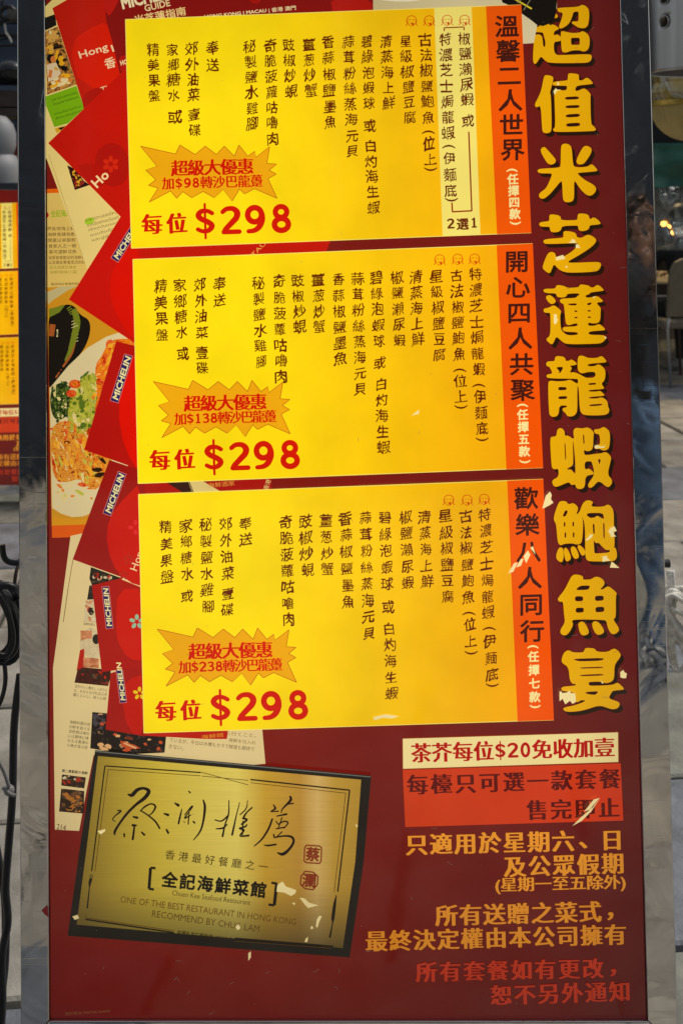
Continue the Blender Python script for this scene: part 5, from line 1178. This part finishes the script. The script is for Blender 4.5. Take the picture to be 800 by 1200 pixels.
line('plaque_lettering', 'ONE OF THE BEST RESTAURANT IN HONG KONG', 141.5, 1053.5, 347, 1080.2, 7.8, pm((112, 76, 18)), pl, 20.4, cap=1)
line('plaque_lettering', 'RECOMMEND BY CHUA LAM', 178.5, 1070.3, 304, 1088.4, 8, pm((104, 72, 20)), pl, 20.4, cap=1)
line('plaque_lettering', '能麗私用訂餐熱線 68505067', 208, 1092.5, 272, 1100.5, 5, pm((50, 40, 16)), pl, 20.4, bold=.01)
for cx_, cy_, rr, ch in ((366.5, 1001.2, 2.5, '蔡'), (362.2, 1031.8, 5.5, '瀾')):
    w = 10.2; pts = [(cx_ - w + rr, cy_ - w - .5), (cx_ + w - rr, cy_ - w + .5), (cx_ + w, cy_ - w + rr), (cx_ + w - .6, cy_ + w - rr), (cx_ + w - rr, cy_ + w + .5), (cx_ - w + rr, cy_ + w - .5), (cx_ - w, cy_ + w - rr), (cx_ - w + .6, cy_ - w + rr)]
    fl = Flat(20.4); fl.stroke(pts + [pts[0]], 1.6, cap=6); cell(fl, ch, cx_, cy_, 17, R(5), .03); fl.done('red_seal', pm((136, 50, 20)), pl)

# ---- chipped print, where the lamp shines through white
W8 = lambda ox, oy, p: [(ox + x * .1125, oy + y * .1125) for x, y in p]
chips = [W8(625, 240, [(360,395),(390,380),(400,355),(425,365),(435,390),(455,398)]), W8(625, 240, [(440,410),(460,410),(485,450),(435,448)]), W8(625, 240, [(230,545),(305,522),(328,562),(232,582)]), W8(625, 240, [(330,640),(345,635),(352,650),(335,660)]),
 W8(630, 325, [(165,385),(195,385),(195,425),(208,440),(190,480),(175,492),(163,470)]), W8(638, 493, [(515,265),(540,250),(560,265),(600,268),(632,258),(615,282),(560,285),(535,292),(518,285)]),
 W8(643, 578, [(375,490),(400,465),(430,430),(455,430),(445,460),(400,492)]), W8(643, 578, [(612,400),(640,360),(680,345),(702,390),(690,400),(670,400),(675,430),(698,450),(640,455),(635,425)]), W8(643, 578, [(555,660),(600,650),(610,680),(635,700),(555,715)]), W8(643, 578, [(648,712),(670,725),(730,778),(632,775)]),
 [(635,596),(639,581),(644,576),(646,580),(645,585),(648,589),(643.5,592),(638,595)],
 W8(650, 752, [(45,520),(65,515),(70,535),(120,530),(150,510),(165,535),(210,540),(215,628),(180,648),(155,615),(105,652),(78,595),(45,620)]), W8(650, 752, [(678,315),(710,295),(722,320),(745,330),(738,380),(700,380),(678,370)]), W8(650, 752, [(475,410),(490,412),(502,435),(488,436)]),
 W8(620, 77, [(285,180),(300,165),(310,200),(290,200)]), W8(620, 77, [(250,262),(275,232),(285,248),(330,250),(285,262),(262,300),(255,290)]),
 W8(630, 325, [(568,205),(590,198),(595,210),(575,215)]), W8(630, 325, [(690,620),(702,615),(712,630),(700,645)]),
 [(437,840.5),(452,837),(467.5,839.5),(459,842),(449,841),(438.5,844)], [(482,487),(491,480),(490.5,485)], [(595,672),(602,660),(606,659),(601,670)], [(604,665),(610,655),(613,655),(610,663)], [(613,652),(618,645),(621,650),(616,660)], [(621,642),(624,640),(627,650)],
 [(670,968),(680,958),(694,946),(703,934.5),(692,951),(681,962)], [(684,951),(695,937),(702,935),(690,949)],
 [(114.5,974),(124,971.5),(123,974.5),(118,978)], [(85,1074),(91,1072),(93,1076),(88,1078)],
 [(325,1037),(331,1033),(335,1039),(347,1043),(346,1047),(341,1050),(333,1046),(324,1045)], [(351,1052),(357,1053),(362,1058),(373,1061),(361,1064),(357,1060)], [(342,1058),(346,1058),(345,1061)], [(371,1078),(374,1073),(377,1074),(374,1080),(372,1087),(370,1086)], [(364,1086),(366,1085),(367,1088),(364,1089)], [(358,1100),(361,1098),(360,1104),(357,1104)],
 [(276,1086),(280,1083),(282,1088),(278,1090)], [(416,966),(419,967),(418,970)],
 [(291,1117),(294,1115),(294,1122),(291,1126)]]
for c in chips:
    Flat(22).poly(c).done('chipped_patch', pm((252, 228, 158), mottle=.08), sign)
# scratches and a crumb of red tape on the frame
fl = Flat(24)
fl.stroke([(745, 352), (754, 356)], .5, cap=0); fl.stroke([(745, 381), (756, 380)], .5, cap=0)
tape = mesh('tape_scrap', [P(x, y, .0078) for x, y in ((49, 1067), (55, 1061.5), (56.5, 1063), (57, 1075), (53, 1072))], [(0, 1, 2, 3, 4)][::1], surf('red_tape', (.5, .03, .04), .5), sign)
fl = Flat(4)
fl.stroke([(53.6, -40), (58.8, 1194)], 1.6, cap=0); fl.stroke([(725.3, -40), (757.6, 1194)], 2.0, cap=0); fl.stroke([(58, 1194.2), (758, 1194.8)], 1.6, cap=0); fl.done('seal_strip', surf('dark_gasket', (.015, .012, .012), .5, 0, .4, 60), sign)
fl = Flat(23); rn = random.Random(31)
for k in range(46):
    x, y = rn.choice([(rn.uniform(660, 735), rn.uniform(20, 860)), (rn.uniform(440, 740), rn.uniform(870, 1180)), (rn.uniform(70, 440), rn.uniform(1100, 1185)), (rn.uniform(170, 640), rn.uniform(20, 850))])
    a = rn.uniform(0, 3.14); l = rn.uniform(2, 9); fl.stroke([(x, y, .25), (x + l * .5 * math.cos(a), y + l * .5 * math.sin(a), .45), (x + l * math.cos(a + .15), y + l * math.sin(a + .15), .2)], cap=0)
for k in range(60):
    x, y = rn.choice([(rn.uniform(655, 735), rn.uniform(20, 860)), (rn.uniform(62, 740), rn.uniform(870, 1185)), (rn.uniform(170, 640), rn.uniform(20, 850))])
    fl.disc(x, y, rn.uniform(.25, .6), n=6)
fl.done('fine_scratch', surf('scuffed_film', (.5, .42, .3), .7, 0, .3, 40), sign)['kind'] = 'stuff'
# short rod the rope hangs on
hk = P(779, 665, 0)
bm = bmesh.new(); tube(bm, [(hk[0] - .02, .02, hk[2]), (hk[0] + .012, .02, hk[2])], .006); bm_obj('hook', bm, BLACKPL, sign, True)
hl = P(12, 676, 0)
bm = bmesh.new(); tube(bm, smooth_path([(hl[0] + .03, .06, hl[2] + .005), (hl[0] - .01, .06, hl[2] + .003), (hl[0] - .026, .06, hl[2] + .01), (hl[0] - .03, .06, hl[2] + .03)], 6), .0045); bm_obj('hook', bm, BLACKPL, sign, True)

# ---- second sign of the same kind further back on the left: copied with the parts that show there
def dup_tree(o, par, depth=0):
    c = o.copy(); COL.objects.link(c); c.parent = par
    for ch in list(o.children): dup_tree(ch, c, depth + 1)
    return c
S2 = .908; D2 = 5.27
sign2 = sign.copy(); COL.objects.link(sign2)
tag(sign2, 'smaller looking menu sign standing further back, cut by the left picture edge', 'sign')
zoff = (CH - (566.7 - HZ) / F * D2) - P(400, 1196)[2] * S2 * math.cos(TH)
sign2.location = (at(-31.3, 0, D2).x, D2 - .05, zoff); sign2.scale = (S2, S2, S2)
skip = ('leg', 'fine_scratch', 'foot', 'hook', 'tape_scrap', 'chipped_patch', 'red_leaflet', 'magazine_page', 'food_photograph', 'brass_plaque', 'plaque_border')
for ch in list(sign.children):
    base_n = ch.name.split('.')[0]
    if base_n in skip: continue
    dup_tree(ch, sign2)
legs(sign2, -zoff / S2)
# plain light brass patch on the second sign's left pictures stays outside the frame

# ---- things on the left behind the frame
BLUEW = surf('blue_grey_panel', (.075, .105, .165), .5, 0, .2, 3)
ro = empty('blue_panel', (0, 0, 0)); tag(ro, 'blue grey painted panel behind the small sign at top left', 'panel')
y = 6.6
bm = bmesh.new(); box(bm, (at(-60, 0, y).x, y + .03, 1.65), (1.6, .04, 2.2)); bm_obj('board', bm, BLUEW, ro, bevel=.004)
for dx in (-.7, .7):
    bm = bmesh.new(); box(bm, (at(-60, 0, y).x + dx, y + .08, .3), (.05, .05, .6)); bm_obj('leg', bm, BLACKPL, ro)
rn = random.Random(21)
for i, (y0, y1, th, lab) in enumerate(((20, 27, .012, 'topmost black cable sagging across the blue panel'), (26, 24, .008, 'thin cable just under the topmost one on the blue panel'), (36, 42, .014, 'third black cable across the blue panel'), (44, 41, .008, 'thin fourth cable across the blue panel'), (50, 52, .007, 'lowest thin cable across the blue panel'))):
    bm = bmesh.new(); D = 6.55 - i * .02
    pts = [at(-90, y0 - 12, D), at(-40, y0 - 2, D), at(-12, y0 + 4, D), at(10, (y0 + y1) / 2 + 2, D), at(40, y1 + 2, D)]
    tube(bm, smooth_path(pts, 6), th, 8); o = bm_obj('cable', bm, BLACKRUB, None, True); tag(o, lab, 'cable', 'cables across the blue panel')
bm = bmesh.new(); D = 6.4; tube(bm, smooth_path([at(6, 28, D), at(7.5, 38, D), at(11, 43, D), at(14, 50, D)], 5), .006, 8); o = bm_obj('cable_end', bm, ROPE, None, True); tag(o, 'short white cable end dangling in front of the blue panel', 'cable')
# electrical fitting with dark ring
ro = empty('junction_fitting', at(9, 15, 6.4)); tag(ro, 'dark round electrical fitting above the cables at top left', 'fitting')
bm = bmesh.new(); tube(bm, [Vector((math.cos(a) * .04, 0, math.sin(a) * .035)) for a in [R(k * 20) for k in range(19)]], .016, 8, False); bm_obj('ring', bm, BLACKPL, ro, True)
bm = bmesh.new(); box(bm, (.05, .01, -.01), (.1, .05, .07)); bm_obj('housing', bm, surf('dirty_grey', (.09, .09, .075), .7, 0, .5, 30), ro, bevel=.01)
bm = bmesh.new(); tube(bm, [(-.03, 0, .03), (-.035, 0, .06), (-.02, 0, .075)], .008, 8); bm_obj('clip', bm, BLACKPL, ro, True)
# dark bag on a shelf
ro = empty('storage_shelf', (0, 0, 0)); tag(ro, 'brown wooden shelf unit below the blue panel at left', 'shelf')
y = 6.1; bw = surf('brown_board', (.06, .042, .035), .6, 0, .3, 5, stretch=(1, 1, 8))
for py_, hh in ((91, .06), (118, .09), (134, .05)):
    bm = bmesh.new(); c = at(-30, py_, y); box(bm, (c.x, c.y, c.z), (.9, .3, hh)); bm_obj('board', bm, bw, ro, bevel=.004)
for dx in (-.42, .42):
    bm = bmesh.new(); c = at(-30, 0, y); box(bm, (c.x + dx, y + .1, 1.05), (.04, .04, 2.1)); bm_obj('post', bm, bw, ro)
bm = bmesh.new(); c = at(14, 84, 5.95); bmesh.ops.create_icosphere(bm, subdivisions=3, radius=1, matrix=Matrix.Translation(c) @ Matrix.Diagonal((.09, .1, .062, 1)))
rn = random.Random(9)
for v in bm.verts: v.co += Vector((rn.uniform(-1, 1), rn.uniform(-1, 1), rn.uniform(-1, 1))) * .003
o = bm_obj('black_bag', bm, surf('black_poly', (.01, .012, .016), .25, 0, .3, 9, .8, 12), None, True); tag(o, 'glossy black bag lying on the brown shelf', 'bag')
# red poster board with a plain white sphere-topped stand in place of the figure
ro = empty('red_poster', (0, 0, 0)); tag(ro, 'dark red poster board above the second sign at left', 'poster')
c = at(-40, 178, 6.0); bm = bmesh.new(); box(bm, (c.x, c.y, 1.05), (.8, .03, 1.4)); bm_obj('board', bm, surf('poster_red', (.16, .018, .015), .6), ro, bevel=.003)
bm = bmesh.new(); cc = at(6, 136, 5.98); box(bm, (cc.x, c.y - .02, cc.z), (.12, .008, .03)); bm_obj('label_strip', bm, surf('poster_cream', (.3, .27, .2), .6), ro)
ro = empty('display_bust', (0, 0, 0)); tag(ro, 'plain pale grey rounded display bust between the red poster and the second sign', 'display bust')
WH = surf('pale_grey_paint', (.28, .29, .31), .55, 0, .06, 6)
c = at(-4, 0, 5.75)
bm = bmesh.new(); lathe(bm, [(.001, .14), (.05, .13), (.085, .09), (.1, .04), (.1, -.02), (.085, -.07), (.04, -.1), (.001, -.1)], 28, (c.x, c.y, at(0, 166, 5.75).z)); bm_obj('upper_form', bm, WH, ro, True)
bm = bmesh.new(); lathe(bm, [(.05, .11), (.1, .09), (.125, .03), (.12, -.05), (.1, -.1), (.001, -.1)], 28, (c.x, c.y, at(0, 203, 5.75).z)); bm_obj('lower_form', bm, WH, ro, True)
bm = bmesh.new(); bmesh.ops.create_cone(bm, cap_ends=True, segments=24, radius1=.05, radius2=.05, depth=at(0, 224, 5.75).z, matrix=Matrix.Translation((c.x, c.y, at(0, 224, 5.75).z / 2))); bm_obj('stand', bm, BLACKPL, ro)
bm = bmesh.new(); box(bm, (c.x, c.y - .005, at(0, 221, 5.75).z), (.25, .2, .035)); bm_obj('tray', bm, surf('white_tray', (.5, .52, .55), .4), ro, bevel=.012)
# low plinth under the second sign
KS = surf('kerb_stone', (.2, .2, .19), .75, 0, .2, 9, .3, 40); tag(bm_obj('kerb_stone', (lambda b: (box(b, (-2.0, 0, .045), (2.2, .34, .09)), b)[1])(bmesh.new()), KS, None, bevel=.01, loc=(0, D2 + .75, 0)), 'low grey kerb stone behind the feet of the left sign', 'kerb')

# ---- black cable coil hung at the left side of the sign
def world(px, py, D): return at(px, py, D)
ro = empty('cable_coil', (0, 0, 0)); tag(ro, 'thick black cable wound in a coil hanging left of the sign', 'cable coil')
D = 1.78; rn = random.Random(4)
for i in range(7):
    cx_, cy_ = -6 + rn.uniform(-3, 3), 729 + rn.uniform(-3, 3); rx, ry = 19 + i * 1.8, 44 + rn.uniform(-5, 6); tl = R(-14 + rn.uniform(-8, 8))
    pts = []
    for k in range(29):
        a = 2 * math.pi * k / 28; u, v = rx * math.cos(a), ry * math.sin(a)
        pts.append(world(cx_ + u * math.cos(tl) - v * math.sin(tl), cy_ + u * math.sin(tl) + v * math.cos(tl), D + (i - 3) * .009 + .006 * math.sin(a * 2)))
    bm = bmesh.new(); tube(bm, pts, .0052, 8, False); bm_obj('loop', bm, BLACKRUB, ro, True)
bm = bmesh.new(); tube(bm, smooth_path([world(-4, 690, 1.73), world(6, 686, 1.73), world(19, 690, 1.74), world(22, 698, 1.79), world(12, 700, 1.83), world(0, 697, 1.82)], 5), .006, 8); bm_obj('wrap', bm, BLACKRUB, ro, True)
bm = bmesh.new(); tube(bm, smooth_path([world(17, 690, 1.75), world(19, 672, 1.75), world(24, 655, 1.76)], 5), .003, 8); bm_obj('tie_cord', bm, surf('brown_cord', (.07, .045, .04), .7), ro, True)
def hang(name, pts, r, mat, label):
    bm = bmesh.new(); tube(bm, smooth_path(pts, 8), r, 10); o = bm_obj(name, bm, mat, None, True); tag(o, label, 'cable', 'cables hanging by the left rail'); return o
Dh = 1.75
z0 = lambda x, y_: Vector((x, y_, .012))
hang('cable', [world(24, 790, Dh + .03), world(17, 850, Dh + .02), world(15, 930, Dh), world(11, 985, Dh), world(7, 1040, Dh), world(9.5, 1080, Dh), world(3, 1120, Dh), world(2, 1200, Dh), z0(world(-8, 0, Dh).x, 1.72), z0(-.75, 1.65), z0(-1.1, 1.9)], .0062, BLACKRUB, 'thick black cable that runs down along the left steel rail')
hang('cable', [world(-10, 960, Dh + .05), world(-1, 1010, Dh + .04), world(6, 1050, Dh + .03), world(7, 1100, Dh + .03), world(4, 1150, Dh + .03), world(-6, 1200, Dh + .03), z0(-.62, 1.85), z0(-.95, 2.1)], .0066, BLACKRUB, 'black cable that comes in from the left edge and crosses the other near the bottom')
hang('cable', [world(6, 780, Dh + .02), world(6.5, 800, Dh + .02), world(1, 822, Dh + .02), world(-14, 850, Dh + .02)], .0036, BLACKRUB, 'thin dark cable curling from the coil to the left edge')
hang('cable', [world(-8, 880, Dh - .02), world(4, 902, Dh - .02), world(11, 922, Dh - .02)], .0030, GREYCABLE, 'thin grey cable ending in a knot on the black one')
bm = bmesh.new(); c = world(11, 926, Dh - .014); bmesh.ops.create_icosphere(bm, subdivisions=2, radius=.0085, matrix=Matrix.Translation(c)); tube(bm, [c + Vector((-.008, -.004, .006)), c + Vector((.004, -.011, 0)), c + Vector((.009, -.002, -.007))], .003, 6); o = bm_obj('cable_knot', bm, GREYCABLE, None, True); tag(o, 'grey knot tied round the black cable', 'knot')

# ---- white rope coil hung at the right side
ro = empty('rope_coil', (0, 0, 0)); tag(ro, 'coil of thin white rope hanging on the right side of the sign', 'rope coil')
D = 1.70; rn = random.Random(8)
for i in range(9):
    cx_, cy_ = 803 + rn.uniform(-3, 3), 722 + rn.uniform(-4, 5); rx, ry = 15 + rn.uniform(-3, 5), 30 + rn.uniform(-6, 8); tl = R(-22 + rn.uniform(-14, 14)); pts = []
    for k in range(25):
        a = 2 * math.pi * k / 24; u, v = rx * math.cos(a), ry * math.sin(a)
        pts.append(world(cx_ + u * math.cos(tl) - v * math.sin(tl), cy_ + u * math.sin(tl) + v * math.cos(tl), D + (i - 4) * .006))
    bm = bmesh.new(); tube(bm, pts, .0036, 8, False); bm_obj('loop', bm, ROPE, ro, True)
for dx, r_ in ((0, .0036), (3, .0036), (-2, .0032)):
    bm = bmesh.new(); tube(bm, smooth_path([world(784 + dx, 668, D), world(786 + dx, 700, D - .01), world(785 + dx, 735, D - .02), world(786 + dx, 765, D - .01), world(790 + dx, 782, D)], 6), r_, 8); bm_obj('strand', bm, ROPE, ro, True)
bm = bmesh.new(); tube(bm, smooth_path([world(786, 745, D - .02), world(793, 750, D - .02), world(801, 764, D - .02), world(802, 778, D - .02), world(794, 786, D - .02), world(785, 780, D - .02)], 6), .0034, 8); bm_obj('loose_loop', bm, ROPE, ro, True)
bm = bmesh.new(); tube(bm, [world(783, 712, D - .02), world(792, 716, D - .03), world(803, 722, D - .02)], .0038, 8); bm_obj('wrap', bm, ROPE, ro, True)
